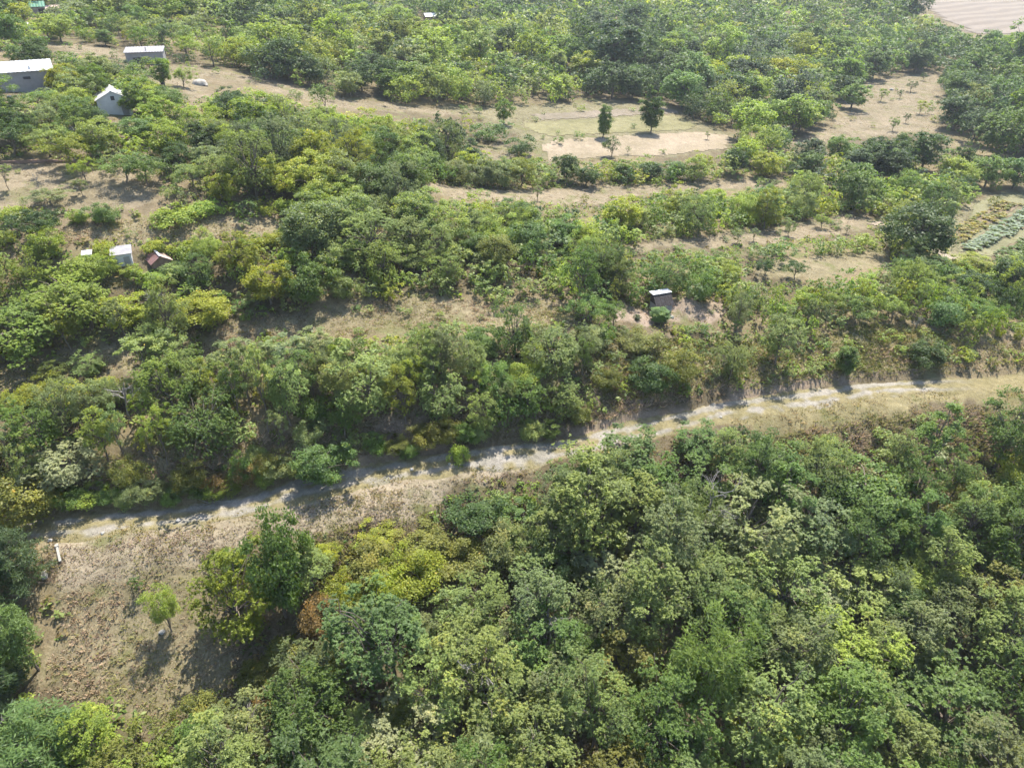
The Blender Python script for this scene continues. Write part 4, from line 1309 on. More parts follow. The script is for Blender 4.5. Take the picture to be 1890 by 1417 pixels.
keys = {}
for i in single:
    p = plants[i]
    p['zone'] = zone_of(p['x'], p['y'], p['u'], p['v'])
    p['size'] = 'small' if p['H'] < {'shrub': 1.7, 'bramble': 0.85}.get(p['kind'], 3.6) else ('tall' if p['H'] > {'shrub': 2.6, 'bramble': 1.3}.get(p['kind'], 6.2) else '')
    keys.setdefault((p['zone'], p['kind'], p['code'], p['size']), []).append(i)
for (zn, kd, code, size), ids in keys.items():
    ids = sorted([i for i in ids if not plants[i]['label']], key=lambda i: plants[i]['u'])
    ph, frm = ZONE_PHRASE[zn]
    for k, i in enumerate(ids):
        w = WORD_OF[kd]
        desc = ' '.join(x for x in (size, CWORD[code], w) if x)
        if len(ids) == 1:
            plants[i]['label'] = 'the only ' + desc + ' ' + ph
        else:
            plants[i]['label'] = ordinal(k + 1) + ' ' + desc + ' ' + ph + ', ' + frm


def lod_kind(p):
    k = p['kind']
    if k == 'ash' and p['H'] / p['R'] < 2.8:
        k = 'ash_low'
    if p['dep'] > 105 and k + '_far' in PROTO:
        return k + '_far'
    return k


for i in single:
    p = plants[i]
    var = PROTO[lod_kind(p)]
    cm, tm, R0, H0 = var[int(rng.integers(len(var)))]
    s = p['R'] / R0
    root = empty(NAME_OF[p['kind']], (p['x'], p['y'], p['z'] - 0.05), float(rng.uniform(0, 6.283)), (s, s, p['H'] / H0))
    tag(root, p['label'], CAT_OF.get(p['kind'], 'tree'), WORD_OF[p['kind']] + 's ' + ZONE_PHRASE[p['zone']][0])
    root.rotation_euler[0] = float(rng.normal(0, 0.035))
    root.rotation_euler[1] = float(rng.normal(0, 0.035))
    if cm is not None:
        c = link('crown', cm, root)
        c.color = (*p['col'], 1)
    link('stems' if p['kind'] in ('shrub', 'bramble') else ('branches' if p['kind'] == 'bare' else 'trunk'), tm, root)

# the far wood, too many trees to count
lod = []
for s in range(6):
    g = np.random.default_rng(500 + s)
    C = clump_centres(g, 24, 1.0, 2.0, 0.05, lobes=6, under=-0.7, fill=0.5)
    pos, nr, lv = [], [], []
    for c in C:
        n = 11
        d = unit(rand_dirs(n, g) + unit(c - np.array([0, 0, 0.8])) * 0.7 + np.array([0, 0, 0.4]))
        pos.append(c + d * (0.32 * g.uniform(0.5, 1.05, n))[:, None])
        nr.append(unit(d * 0.6 + rand_dirs(n, g) * 0.6 + np.array([0, 0, 0.5])))
        lv.append(np.clip(g.normal(0.48, 0.16) + g.normal(0, 0.12, n), 0, 0.93))
    pos, nr, lv = map(np.concatenate, (pos, nr, lv))
    lod.append((leaf_quads(pos, nr, g.uniform(0.2, 0.34, len(pos)), g.uniform(0.2, 0.32, len(pos)), g).reshape(-1, 4, 3)[:, :3].reshape(-1, 3), np.repeat(lv, 3)))
VV, LV, TC = [], [], []
for i in rest:
    p = plants[i]
    if p['dep'] > 190 and p['R'] < 1.5:
        continue
    v, lv = lod[int(rng.integers(6))]
    th = rng.uniform(0, 6.283)
    c_, s_2 = math.cos(th), math.sin(th)
    q = np.stack([(v[:, 0] * c_ - v[:, 1] * s_2) * p['R'] + p['x'], (v[:, 0] * s_2 + v[:, 1] * c_) * p['R'] + p['y'], v[:, 2] * p['H'] / 2 + p['z']], 1)
    VV.append(q)
    LV.append(lv)
    TC.append(np.tile(np.append(p['col'], 1), (len(v), 1)))
if VV:
    VV, LV, TC = np.concatenate(VV), np.concatenate(LV), np.concatenate(TC)
    o = link('distant_woodland', new_mesh('distant_woodland', VV, np.arange(len(VV)).reshape(-1, 3), 3, [M_LEAF_ATTR], lv=LV, tc=TC))
    o['kind'] = 'stuff'
    tag(o, 'mixed green far wood and scrub covering the upper hill', 'woodland')
print("single", len(single), "rest", len(rest))


# ------------------------------------------------------------------ undergrowth and dry grass
def scatter_mask(x, y):
    """kind of open ground at each point, or ''"""
    out = np.full(x.shape, '', dtype=object)
    for k, (poly, kind) in OPENW.items():
        P = np.array(poly)
        lo, hi = P.min(0), P.max(0)
        box = np.where((x > lo[0]) & (x < hi[0]) & (y > lo[1]) & (y < hi[1]))[0]
        if len(box):
            ins = box[in_poly(x[box], y[box], poly)]
            out[ins] = kind
    return out


def frame_filter(x, y, m=70):
    z = hz(x, y)
    u, v, d = project(np.stack([x, y, z], 1))
    return (u > -m) & (u < W_PX + m) & (v < H_PX + m) & (v > -m), z


# leafy ground cover under the trees
N = 21000
x = rng.uniform(-60, 72, N)
y = rng.uniform(10, 118, N)
ok, z = frame_filter(x, y)
x, y, z = x[ok], y[ok], z[ok]
kd = scatter_mask(x, y)
td = track_dist(x, y)
dens = vnoise(x, y, 4, 61)
ok = ((kd == '') | ((kd == 'olive')) | ((kd == 'scrub') & (dens > 0.25))) & (np.abs(td) > 2.0) & (dens > -0.35)
for hp, hr in HUTS.values():
    ok &= (x - hp[0]) ** 2 + (y - hp[1]) ** 2 > (hr + 0.3) ** 2
x, y, z, dens = x[ok], y[ok], z[ok], dens[ok]
n = len(x)
m = 9
cs = rng.uniform(0.25, 0.75, n)
pos = np.repeat(np.stack([x, y, z], 1), m, 0)
d = unit(rng.normal(size=(n * m, 3)) + np.array([0, 0, 0.8]))
d[:, 2] = np.abs(d[:, 2])
pos = pos + d * (np.repeat(cs, m) * rng.uniform(0.3, 1, n * m))[:, None]
nr = unit(d * 0.5 + rng.normal(size=(n * m, 3)) * 0.5 + np.array([0.1, 0.25, 0.7]))
L = np.repeat(cs, m) * rng.uniform(0.45, 0.8, n * m)
V = leaf_quads(pos, nr, L, L * 0.5, rng)
cols = np.array([PAL['G'], PAL['P'], PAL['O'], PAL['L'], PAL['S'], (0.2, 0.155, 0.07)])
ci = rng.choice(6, n, p=[.28, .2, .16, .14, .12, .1])
tc = np.repeat(np.concatenate([cols[ci], np.ones((n, 1))], 1), m * 4, 0)
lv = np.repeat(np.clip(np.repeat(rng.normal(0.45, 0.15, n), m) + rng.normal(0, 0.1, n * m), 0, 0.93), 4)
o = link('undergrowth', new_mesh('undergrowth', V, np.arange(len(V)).reshape(-1, 4), 4, [M_LEAF_ATTR], lv=lv, tc=tc))
o['kind'] = 'stuff'
tag(o, 'low leafy undergrowth between the trees and shrubs', 'undergrowth')


def grass_tufts(name, label, N, xr, yr, want, hh, m, cols, probs, keep=None, flat=0.5):
    x = rng.uniform(*xr, N)
    y = rng.uniform(*yr, N)
    ok, z = frame_filter(x, y)
    x, y, z = x[ok], y[ok], z[ok]
    kd = scatter_mask(x, y)
    td = track_dist(x, y)
    ok = np.isin(kd, list(want))
    if keep is not None:
        ok = keep(x, y, td, kd)
    x, y, z, td = x[ok], y[ok], z[ok], td[ok]
    n = len(x)
    th = rng.uniform(0, 6.283, n * m)
    lean = rng.uniform(0.25, 1.1, n * m) + flat
    ax = unit(np.stack([np.cos(th) * lean, np.sin(th) * lean, np.ones(n * m)], 1))
    hgt = np.repeat(rng.uniform(hh[0], hh[1], n) * (0.75 + 0.5 * (vnoise(x, y, 2.5, 63) > 0)), m) * rng.uniform(0.6, 1.1, n * m)
    b = np.repeat(np.stack([x, y, z - 0.02], 1), m, 0) + np.stack([np.cos(th), np.sin(th), th * 0], 1) * 0.06
    side = unit(np.cross(ax, rng.normal(size=(n * m, 3)))) * (0.022 + 0.045 * hgt)[:, None]
    V = np.stack([b - side * 0.5, b + side * 0.5, b + ax * hgt[:, None] + side * 0.8, b + ax * hgt[:, None] * 0.9 - side * 0.8], 1).reshape(-1, 3)
    cols = np.array(cols)
    w = vnoise(x, y, 3.5, 64)
    ci = rng.choice(len(cols), n, p=probs)
    ci = np.where((w > 0.05) & (rng.random(n) < 0.65), min(3, len(cols) - 1), ci)
    tc = np.repeat(np.concatenate([cols[ci] * rng.normal(1, 0.12, (n, 1)), np.ones((n, 1))], 1), m * 4, 0)
    lv = np.repeat(np.clip(rng.normal(0.5, 0.16, n * m), 0.05, 0.92), 4)
    o = link(name, new_mesh(name, V, np.arange(len(V)).reshape(-1, 4), 4, [M_STRAW], lv=lv, tc=np.clip(tc, 0, 1)))
    o['kind'] = 'stuff'
    tag(o, label, 'grass')
    print(name, n)


STRAW = [(0.432, 0.336, 0.216), (0.408, 0.312, 0.216), (0.336, 0.252, 0.180), (0.300, 0.288, 0.120), (0.480, 0.384, 0.276), (0.300, 0.216, 0.156)]
grass_tufts('dry_grass', 'dry straw-coloured grass and dead weeds on the meadow and terraces', 120000, (-55, 60), (22, 72), ('dry', 'pale'), (0.08, 0.26), 9,
            STRAW, [.24, .2, .18, .18, .08, .12], keep=lambda x, y, td, kd: (np.isin(kd, ['dry', 'pale']) & (np.abs(td) > 1.9) & (rng.random(len(x)) < np.where(kd == 'pale', 0.15, 0.85))), flat=0.9)
grass_tufts('matted_grass', 'pale matted dry grass on the slope just below the chalk track', 45000, (-45, 12), (34, 60), ('matted',), (0.06, 0.2), 9,
            [(0.418, 0.336, 0.261), (0.360, 0.284, 0.220), (0.302, 0.232, 0.174), (0.313, 0.290, 0.139)], [.4, .3, .18, .12], keep=lambda x, y, td, kd: (kd == 'matted') & (td < -1.8), flat=1.2)
grass_tufts('bank_scrub', 'withered brown and olive scrub on the banks beside the chalk track', 85000, (-45, 60), (34, 72), (), (0.2, 0.5), 6,
            [(0.313, 0.244, 0.180), (0.383, 0.296, 0.220), (0.255, 0.197, 0.133), (0.244, 0.238, 0.093), (0.186, 0.203, 0.070)], [.3, .25, .2, .15, .1],
            keep=lambda x, y, td, kd: (((kd == 'scrub') & (td > 1.7)) | ((td > 1.6) & (td < 5.0) & (rng.random(len(x)) < 0.6)) | ((td < -3.4) & (td > -8.0) & np.isin(kd, ['verge', ''])))
            & (np.abs(td) > 1.6))
grass_tufts('verge_grass', 'short yellow-green grass along the lower verge of the chalk track', 30000, (-40, 60), (34, 72), (), (0.10, 0.3), 6,
            [(0.288, 0.250, 0.086), (0.326, 0.259, 0.125), (0.192, 0.202, 0.058), (0.365, 0.288, 0.163)], [.35, .3, .2, .15],
            keep=lambda x, y, td, kd: ((td < -1.0 + vnoise(x, y, 2, 66) * 0.6) & (td > -4.0) & (vnoise(x, y, 3, 65) > -0.5)))
grass_tufts('slope_grass', 'olive grass on the open slope above the far end of the track', 40000, (5, 66), (44, 80), ('olive',), (0.15, 0.45), 7,
            [(0.229, 0.224, 0.073), (0.291, 0.239, 0.114), (0.156, 0.177, 0.052)], [.5, .3, .2])
grass_tufts('field_grass', 'sparse dry grass on the valley fields and hillside paths', 80000, (-110, 130), (66, 215), ('mown', 'dry', 'strips', 'garden'), (0.06, 0.2), 4,
            [(0.240, 0.188, 0.132), (0.192, 0.168, 0.088), (0.216, 0.164, 0.116)], [.5, .25, .25], flat=1.0)

# ------------------------------------------------------------------ huts
M_WHITE_METAL = plain_material("white_sheet_metal", (0.46, 0.46, 0.46), 0.55, 0.0, 0.1, 1.5)
M_GREY_ROOF = plain_material("grey_roofing", (0.22, 0.21, 0.215), 0.8, 0, 0.2, 2)
M_PALE_ROOF = plain_material("pale_fibre_cement", (0.36, 0.35, 0.33), 0.85, 0, 0.22, 2.5)
M_GREY_WALL = plain_material("grey_render", (0.24, 0.23, 0.22), 0.9, 0, 0.12, 2)
M_WHITE_WALL = plain_material("whitewash", (0.46, 0.46, 0.455), 0.9, 0, 0.1, 2)
M_DARK = plain_material("dark_glass_and_shade", (0.02, 0.02, 0.022), 0.6, 0, 0.2, 2)
M_PLANK = plain_material("dark_plank", (0.042, 0.034, 0.031), 0.9, 0, 0.3, 4, True)
M_RUST = plain_material("rust_red_roofing", (0.15, 0.075, 0.065), 0.8, 0, 0.3, 3)
M_PINKROOF = plain_material("pale_pink_roofing", (0.33, 0.235, 0.20), 0.8, 0, 0.2, 3)
M_GREEN = plain_material("green_roofing", (0.035, 0.14, 0.085), 0.6, 0, 0.2, 2)
M_BROWN = plain_material("brown_boards", (0.19, 0.12, 0.085), 0.9, 0, 0.25, 4, True)
M_CONC = plain_material("pale_concrete", (0.27, 0.255, 0.225), 0.9, 0, 0.15, 5)
M_STONE = plain_material("white_stone", (0.25, 0.24, 0.215), 0.9, 0, 0.15, 5)
M_TARP = plain_material("cream_tarpaulin", (0.26, 0.235, 0.20), 0.7, 0, 0.12, 3)
M_BARREL = plain_material("dark_blue_plastic", (0.02, 0.03, 0.05), 0.4, 0, 0.15, 3)


class Box:
    """boxes and prisms gathered into one mesh"""

    def __init__(self):
        self.v, self.f = [], []

    def box(self, x0, x1, y0, y1, z0, z1):
        o = len(self.v)
        self.v += [(x0, y0, z0), (x1, y0, z0), (x1, y1, z0), (x0, y1, z0), (x0, y0, z1), (x1, y0, z1), (x1, y1, z1), (x0, y1, z1)]
        self.f += [tuple(i + o for i in q) for q in ((0, 3, 2, 1), (4, 5, 6, 7), (0, 1, 5, 4), (1, 2, 6, 5), (2, 3, 7, 6), (3, 0, 4, 7))]
        return self

    def hexa(self, pts):
        o = len(self.v)
        self.v += [tuple(p) for p in pts]
        self.f += [tuple(i + o for i in q) for q in ((0, 3, 2, 1), (4, 5, 6, 7), (0, 1, 5, 4), (1, 2, 6, 5), (2, 3, 7, 6), (3, 0, 4, 7))]
        return self

    def sheet(self, a, b, c, d, th=0.05, waves=0, amp=0.02):
        """a roof sheet with corners a-b (upper edge) and d-c (lower edge), optionally corrugated"""
        a, b, c, d = (np.array(p, float) for p in (a, b, c, d))
        nrm_ = unit(np.cross(b - a, d - a))
        if nrm_[2] < 0:
            nrm_ = -nrm_
        n = max(1, waves * 4)
        for k in range(n):
            t0, t1 = k / n, (k + 1) / n
            h0 = amp * math.sin(t0 * waves * 2 * math.pi) if waves else 0
            h1 = amp * math.sin(t1 * waves * 2 * math.pi) if waves else 0
            u0, u1 = a + (b - a) * t0, a + (b - a) * t1
            l0, l1 = d + (c - d) * t0, d + (c - d) * t1
            self.hexa([l0 + nrm_ * (h0 - th), l1 + nrm_ * (h1 - th), u1 + nrm_ * (h1 - th), u0 + nrm_ * (h0 - th), l0 + nrm_ * h0, l1 + nrm_ * h1, u1 + nrm_ * h1, u0 + nrm_ * h0])
        return self

    def obj(self, name, mat, parent=None, label=None):
        me_ = bpy.data.meshes.new(name)
        me_.from_pydata(self.v, [], self.f)
        me_.materials.append(mat)
        me_.update()
        o = link(name, me_, parent)
        if label:
            o['label'] = label
        return o


def mono_hut(name, site, rz, w, d, hf, hb, wallm, roofm, label, cat='hut', over=0.15, waves=0, openings=(), sink=0.5, roof_label=None):
    """hut with one sloping roof; local -y is the front"""
    p = SITE[site]
    root = tag(empty(name, p, rz), label, cat)
    x0, x1, y0, y1 = -w / 2, w / 2, 0.0, d
    Box().hexa([(x0, y0, -sink), (x1, y0, -sink), (x1, y1, -sink), (x0, y1, -sink), (x0, y0, hf), (x1, y0, hf), (x1, y1, hb), (x0, y1, hb)]).obj('wall', wallm, root)
    s = (hb - hf) / d
    r = Box().sheet((x0 - over, y1 + over, hb + s * over + 0.08), (x1 + over, y1 + over, hb + s * over + 0.08), (x1 + over, y0 - over, hf - s * over + 0.08), (x0 - over, y0 - over, hf - s * over + 0.08), 0.06, waves)
    r.obj('roof', roofm, root, roof_label)
    for (nm, ox, oz, ow, oh) in openings:
        f = Box().box(ox, ox + ow, y0 - 0.03, y0 + 0.02, oz, oz + oh)
        o = f.obj(nm, M_DARK if nm != 'door' else M_GREY_WALL, root)  # open fronts are near-black panels, interior shade put into the colour
        if nm == 'window':
            fr = Box()
            t = 0.05
            fr.box(ox - t, ox, y0 - 0.05, y0 - 0.001, oz - t, oz + oh + t).box(ox + ow, ox + ow + t, y0 - 0.05, y0 - 0.001, oz - t, oz + oh + t)
            fr.box(ox, ox + ow, y0 - 0.05, y0 - 0.001, oz - t, oz).box(ox, ox + ow, y0 - 0.05, y0 - 0.001, oz + oh, oz + oh + t)
            fr.obj('frame', M_GREY_WALL, o)
    return root


def gable_hut(name, site, rz, w, d, he, hr, wallm, roofm, label, cat='hut', over=0.18, waves=10, window=True, sink=0.5, roofm2=None, trim=None):
    """hut with its ridge running back from a gable front (local -y is the front)"""
    p = SITE[site]
    root = tag(empty(name, p, rz), label, cat)
    b = Box()
    b.box(-w / 2, w / 2, 0, d, -sink, he)
    o = len(b.v)
    b.v += [(-w / 2, 0, he), (w / 2, 0, he), (0, 0, hr), (-w / 2, d, he), (w / 2, d, he), (0, d, hr)]
    b.f += [(o, o + 1, o + 2), (o + 3, o + 5, o + 4)]
    b.obj('wall', wallm, root)
    s = (hr - he) / (w / 2)
    e = over
    for sg, m_ in ((-1, roofm), (1, roofm2 or roofm)):
        Box().sheet((0, -e, hr + 0.07), (0, d + e, hr + 0.07), (sg * (w / 2 + e), d + e, he - s * e + 0.07), (sg * (w / 2 + e), -e, he - s * e + 0.07), 0.05, waves).obj('roof', m_, root)
    Box().box(-0.1, 0.1, -e, d + e, hr + 0.075, hr + 0.12).obj('ridge_cap', trim or roofm, root)
    if window:
        wz = he + (hr - he) * 0.2
        wd = Box().box(-0.22, 0.22, -0.03, 0.02, wz - 0.3, wz + 0.22).obj('window', M_DARK, root)
        Box().box(-0.28, -0.22, -0.05, -0.001, wz - 0.36, wz + 0.28).box(0.22, 0.28, -0.05, -0.001, wz - 0.36, wz + 0.28).box(-0.22, 0.22, -0.05, -0.001, wz - 0.36, wz - 0.3).obj('frame', wallm, wd)
        Box().box(0.75, 1.5, -0.04, 0.02, -0.2, 1.75).obj('door', M_GREY_WALL, root)
    return root


big = mono_hut('long_shed', 'big_white', R_(31), 11.0, 4.2, 2.3, 3.0, M_GREY_WALL, M_WHITE_METAL, "long grey hut with gleaming white metal roof on the hillside", over=0.25, waves=22, openings=[('window', 2.0, 1.35, 0.85, 0.32)])
Box().box(2.9, 3.15, 0.5, 0.75, 2.3, 2.85).obj('chimney', M_WHITE_METAL, big)
gl = mono_hut('grey_shed', 'grey_long', R_(16), 6.0, 3.2, 1.9, 2.35, M_GREY_WALL, M_GREY_ROOF, "low grey shed with flat roof and dark open front beside the upper path", over=0.2, waves=14, openings=[('opening', -1.9, 0.1, 2.6, 1.0)])
Box().box(0.3, 0.42, 0.6, 0.72, 2.0, 2.6).obj('vent_pipe', M_GREY_WALL, gl)
cb = gable_hut('gabled_cabin', 'cabin', R_(27), 3.8, 4.6, 1.85, 2.8, M_WHITE_WALL, M_PALE_ROOF, "small white cabin with pale corrugated gable roof among the trees", waves=9)
mono_hut('tool_shed', 'grey_small', R_(24), 1.6, 1.4, 1.15, 1.4, M_WHITE_WALL, M_GREY_ROOF, "white tool shed with grey sloping roof at the edge of the thicket", openings=[('door', 0.1, -0.2, 0.55, 1.1)])
gable_hut('red_hut', 'red', R_(38), 1.7, 1.9, 0.75, 1.3, M_BROWN, M_RUST, "little hut with rusty red-brown gable roof beside the tool shed", waves=0, window=False, roofm2=M_PINKROOF, trim=M_WHITE_METAL)  # one roof slope darker red-brown, the other lighter pink
mono_hut('outhouse', 'outhouse', R_(20), 0.6, 0.6, 0.95, 1.05, M_WHITE_WALL, M_WHITE_METAL, "pale narrow outhouse almost hidden by leaves near the tool shed", openings=[('door', -0.2, -0.1, 0.4, 0.9)])
far_hut = gable_hut('far_house', 'far', R_(-70), 3.4, 6.0, 1.7, 2.5, M_BROWN, M_WHITE_METAL, "brown hut with bright white roof in the far wood", waves=0, window=False)
mono_hut('green_shed', 'green', R_(28), 3.3, 2.4, 2.1, 3.0, M_GREY_WALL, M_GREEN, "shed with dark green roof at the top of the hill", waves=6, openings=[('opening', 0.2, 0.0, 1.2, 1.7)])
mono_hut('open_shelter', 'pink', R_(28), 3.4, 2.4, 1.5, 2.1, M_BROWN, M_PINKROOF, "open shelter with faded pink roof next to the green-roofed shed", waves=6, openings=[('opening', -1.3, 0.0, 2.6, 1.3)])

# the plank hut on the terrace: steep dark plank front roof, white sheet along the top, pale wall below
p = SITE['plank']
ph = tag(empty('plank_hut', p, R_(20)), "dark plank hut with white top sheet beside the pale earth heap", 'hut')
Box().box(-1.15, 1.15, 0.15, 1.9, -0.6, 1.25).obj('wall', M_GREY_WALL, ph)
ph.scale = (0.78, 0.78, 0.76)
for k in range(9):
    xa = -1.3 + k * 0.29
    Box().sheet((xa, 1.05, 2.45), (xa + 0.28, 1.05, 2.45), (xa + 0.28, -0.05, 1.15 + 0.02 * (k % 2)), (xa, -0.05, 1.15 + 0.02 * (k % 2)), 0.035).obj('plank', M_PLANK, ph)
Box().sheet((-1.35, 2.1, 2.55), (1.4, 2.1, 2.55), (1.4, 0.98, 2.53), (-1.35, 0.98, 2.53), 0.05, 8, 0.015).obj('roof', M_WHITE_METAL, ph, 'bright white metal sheet roof')
Box().hexa([(-1.15, 0.16, 1.25), (1.15, 0.16, 1.25), (1.15, 1.9, 1.25), (-1.15, 1.9, 1.25), (-1.15, 1.0, 2.35), (1.15, 1.0, 2.35), (1.15, 1.9, 2.45), (-1.15, 1.9, 2.45)]).obj('gable', M_PLANK, ph)
Box().box(0.1, 0.75, 0.1, 0.155, -0.3, 1.1).obj('door', M_GREY_WALL, ph)
Box().box(-1.2, -0.55, -0.1, 0.1, -0.4, 0.5).obj('bin_box', M_WHITE_METAL, ph)

# ------------------------------------------------------------------ small things
def stick(name, u, v, pts, rads, mat, label, cat, parts=None):
    pp = ground_at(u, v)
    T_ = Tubes()
    for q, r in zip(pts, rads):
        T_.add(np.array(q), np.linspace(r, r * 0.5, len(q)), 6)
    o = link(name, T_.mesh(name, mat))
    o.location = pp
    return tag(o, label, cat)


# bleached fallen branch lying across the shaded track
g = np.random.default_rng(91)
Fp = ground_at(385, 931)
T_ = Tubes()


def twig(p0, d, ln, r, lev):
    q = p0 + d * ln
    pts, rr = limb(p0, q, r, r * 0.5, g, 5, 0.12, 0)
    T_.add(pts, rr, 5)
    if lev < 3:
        for s in (0.45, 0.7, 0.95):
            nd = unit(d + np.array([g.normal(0, .6), g.normal(0, .6), g.uniform(-0.05, 0.35)]))
            twig(p0 + (q - p0) * s, nd, ln * 0.5, r * 0.55, lev + 1)


twig(np.array([1.6, 0.25, 0.12]), unit(np.array([-1, -0.12, 0.05])), 1.9, 0.05, 0)
o = link('fallen_branch', T_.mesh('fallen_branch', M_DEAD))
o.location = Fp
tag(o, "bleached fallen branch lying across the shaded chalk track", 'branch')


def snag(u, v, seed, ln, label, name='dead_snag'):
    """grey dead top of a tree standing among living crowns"""
    global T_, g
    g = np.random.default_rng(seed)
    T_ = Tubes()
    T_.add(*limb((0, 0, -0.3), (0.3, 0, ln), 0.09, 0.05, g, 5, 0.06, 0), sides=5)
    for k in range(6):
        a_ = g.uniform(0, 6.28)
        twig(np.array([0.15, 0, ln * g.uniform(0.45, 1.0)]), unit(np.array([math.cos(a_), math.sin(a_), 0.7])), ln * 0.33, 0.045, 0)
    o = link(name, T_.mesh(name, M_DEAD))
    o.location = ground_at(u, v)
    tag(o, label, 'dead tree')


snag(470, 1425, 5, 3.8, "bleached dead branches poking up beside the vivid yellow-green shrub")
snag(10, 1440, 6, 3.4, "grey dead twiggy tree under the lowest pine")
snag(240, 770, 8, 2.8, "grey leaning dead tree in the thicket beside the golden shrub")
snag(1000, 1215, 9, 5.0, "grey dead tree top in the shaded gap of the wood")
snag(1290, 1010, 10, 5.6, "bare grey tree top between the broad grey-green tree and its neighbour")
snag(880, 1310, 12, 5.0, "pale dead branches among the pale green trees low in the wood")


def box_thing(name, u, v, dims, rz, mat, label, cat, rx=0.0, dz=0.0):
    w, d, h = dims
    b = Box().box(-w / 2, w / 2, -d / 2, d / 2, 0, h)
    o = b.obj(name, mat)
    bev = o.modifiers.new("edge", 'BEVEL')
    bev.width = min(dims) * 0.12
    bev.segments = 2
    o.location = ground_at(u, v) + np.array([0, 0, dz])
    o.rotation_euler = (rx, 0, rz)
    return tag(o, label, cat)


fp = tag(empty('concrete_post', ground_at(110, 1026), R_(33)), "fallen white concrete post lying on the slope by the pines", 'post')
q = Box().box(-0.075, 0.075, -0.65, 0.65, 0.03, 0.17).obj('shaft', M_CONC, fp)
Box().box(-0.11, 0.11, 0.65, 0.85, 0.04, 0.22).obj('cap', M_CONC, fp)
fp.rotation_euler[0] = R_(14)
box_thing('kerb_stone', 84, 1064, (0.35, 0.7, 0.25), R_(30), M_CONC, "short cream concrete block beside the feathery tree near the pines", 'stone', dz=-0.03)


def rock(name, u, v, r, seed, label):
    gg = np.random.default_rng(seed)
    import bmesh
    bm = bmesh.new()
    bmesh.ops.create_icosphere(bm, subdivisions=2, radius=r)
    for vv in bm.verts:
        vv.co *= 1 + gg.normal(0, 0.13)
        vv.co.z *= 0.65
    me_ = bpy.data.meshes.new(name)
    bm.to_mesh(me_)
    bm.free()
    me_.materials.append(M_STONE)
    o = link(name, me_)
    o.location = ground_at(u, v) + np.array([0, 0, r * 0.25])
    return tag(o, label, 'rock')


rock('white_rock', 93, 999, 0.17, 1, "small white rock above the fallen concrete post")
rock('chalk_boulder', 300, 1168, 0.2, 2, "pale stone in the shadow of the lone sapling")
rock('chalk_stone', 1240, 587, 0.22, 3, "dark-edged stone at the foot of the pale earth heap")
rock('garden_stone', 1645, 167, 0.5, 4, "white stone in the valley orchard among little fruit trees")
for k, (u_, v_, lb) in enumerate([(830, 858, "broken chalk lump on the track above the dry bank"), (760, 868, "chalk lump at the middle bend of the track"), (330, 962, "chalk lump below the fallen branch"), (1330, 770, "chalk lump on the shaded stretch of track"), (190, 985, "chalk lump on the meadow side of the track")]):
    rock('chalk_lump', u_, v_, 0.13 + 0.03 * (k % 3), 20 + k, lb)

# tarpaulin-covered heap, barrel, leaning sheet and pale slab near the huts
g = np.random.default_rng(3)
xs_, ys_ = np.meshgrid(np.linspace(-1, 1, 13), np.linspace(-1, 1, 11), indexing='ij')
rr_ = np.clip(1 - (np.abs(xs_) ** 3 + np.abs(ys_) ** 3), 0, 1) ** 0.5
zz_ = rr_ * 0.95 + g.normal(0, 0.05, xs_.shape) * (rr_ > 0) - 0.06
id_ = np.arange(xs_.size).reshape(xs_.shape)
F = np.stack([id_[:-1, :-1], id_[1:, :-1], id_[1:, 1:], id_[:-1, 1:]], -1).reshape(-1, 4)
o = link('covered_heap', new_mesh('covered_heap', np.stack([xs_ * 1.2, ys_ * 0.8, zz_ * 0.9], -1).reshape(-1, 3), F, 4, [M_TARP], smooth_=True))
o.location = ground_at(369, 157)
o.rotation_euler[2] = 0.4
tag(o, "cream tarpaulin-covered heap in the yard below the grey shed", 'heap')


def barrel(u, v, label):
    V_, F_ = [], []
    prof_ = [(0.0, 0.0), (0.28, 0.0), (0.31, 0.1), (0.33, 0.3), (0.31, 0.32), (0.33, 0.34), (0.33, 0.6), (0.31, 0.62), (0.33, 0.64), (0.31, 0.86), (0.28, 0.92), (0.25, 0.9), (0.0, 0.9)]
    n_ = 16
    for r_, z_ in prof_:
        for k in range(n_):
            V_.append((max(r_, 0.001) * math.cos(k * 2 * math.pi / n_), max(r_, 0.001) * math.sin(k * 2 * math.pi / n_), z_))
    for i in range(len(prof_) - 1):
        for k in range(n_):
            F_.append((i * n_ + k, i * n_ + (k + 1) % n_, (i + 1) * n_ + (k + 1) % n_, (i + 1) * n_ + k))
    o = link('water_barrel', new_mesh('water_barrel', np.array(V_), np.array(F_), 4, [M_BARREL], smooth_=True))
    o.location = ground_at(u, v)
    tag(o, label, 'barrel')


barrel(301, 156, "dark water barrel in the yard under the round tree")
barrel(22, 192, "dark barrel under the fruit tree below the white-roofed hut")
ls = box_thing('leaning_sheet', 62, 70, (0.5, 2.6, 0.05), R_(50), M_WHITE_METAL, "white metal strip leaning against the trees near the hilltop sheds", 'sheet metal', rx=R_(40), dz=1.6)
box_thing('pale_board', 197, 118, (1.9, 0.35, 0.12), R_(15), M_CONC, "pale board lying on the grass beside the low grey shed", 'board')
box_thing('roof_sheet', 628, 456, (2.2, 1.3, 0.08), R_(-20), M_GREY_ROOF, "grey roofing sheet lying at the upper edge of the thicket", 'sheet metal', rx=R_(12), dz=0.35)
sl = box_thing('dark_tarpaulin', 138, 243, (1.8, 0.9, 0.06), R_(-15), M_GREY_ROOF, "grey sheet lying behind the orchard trees below the cabin", 'sheet metal', rx=R_(10), dz=0.3)

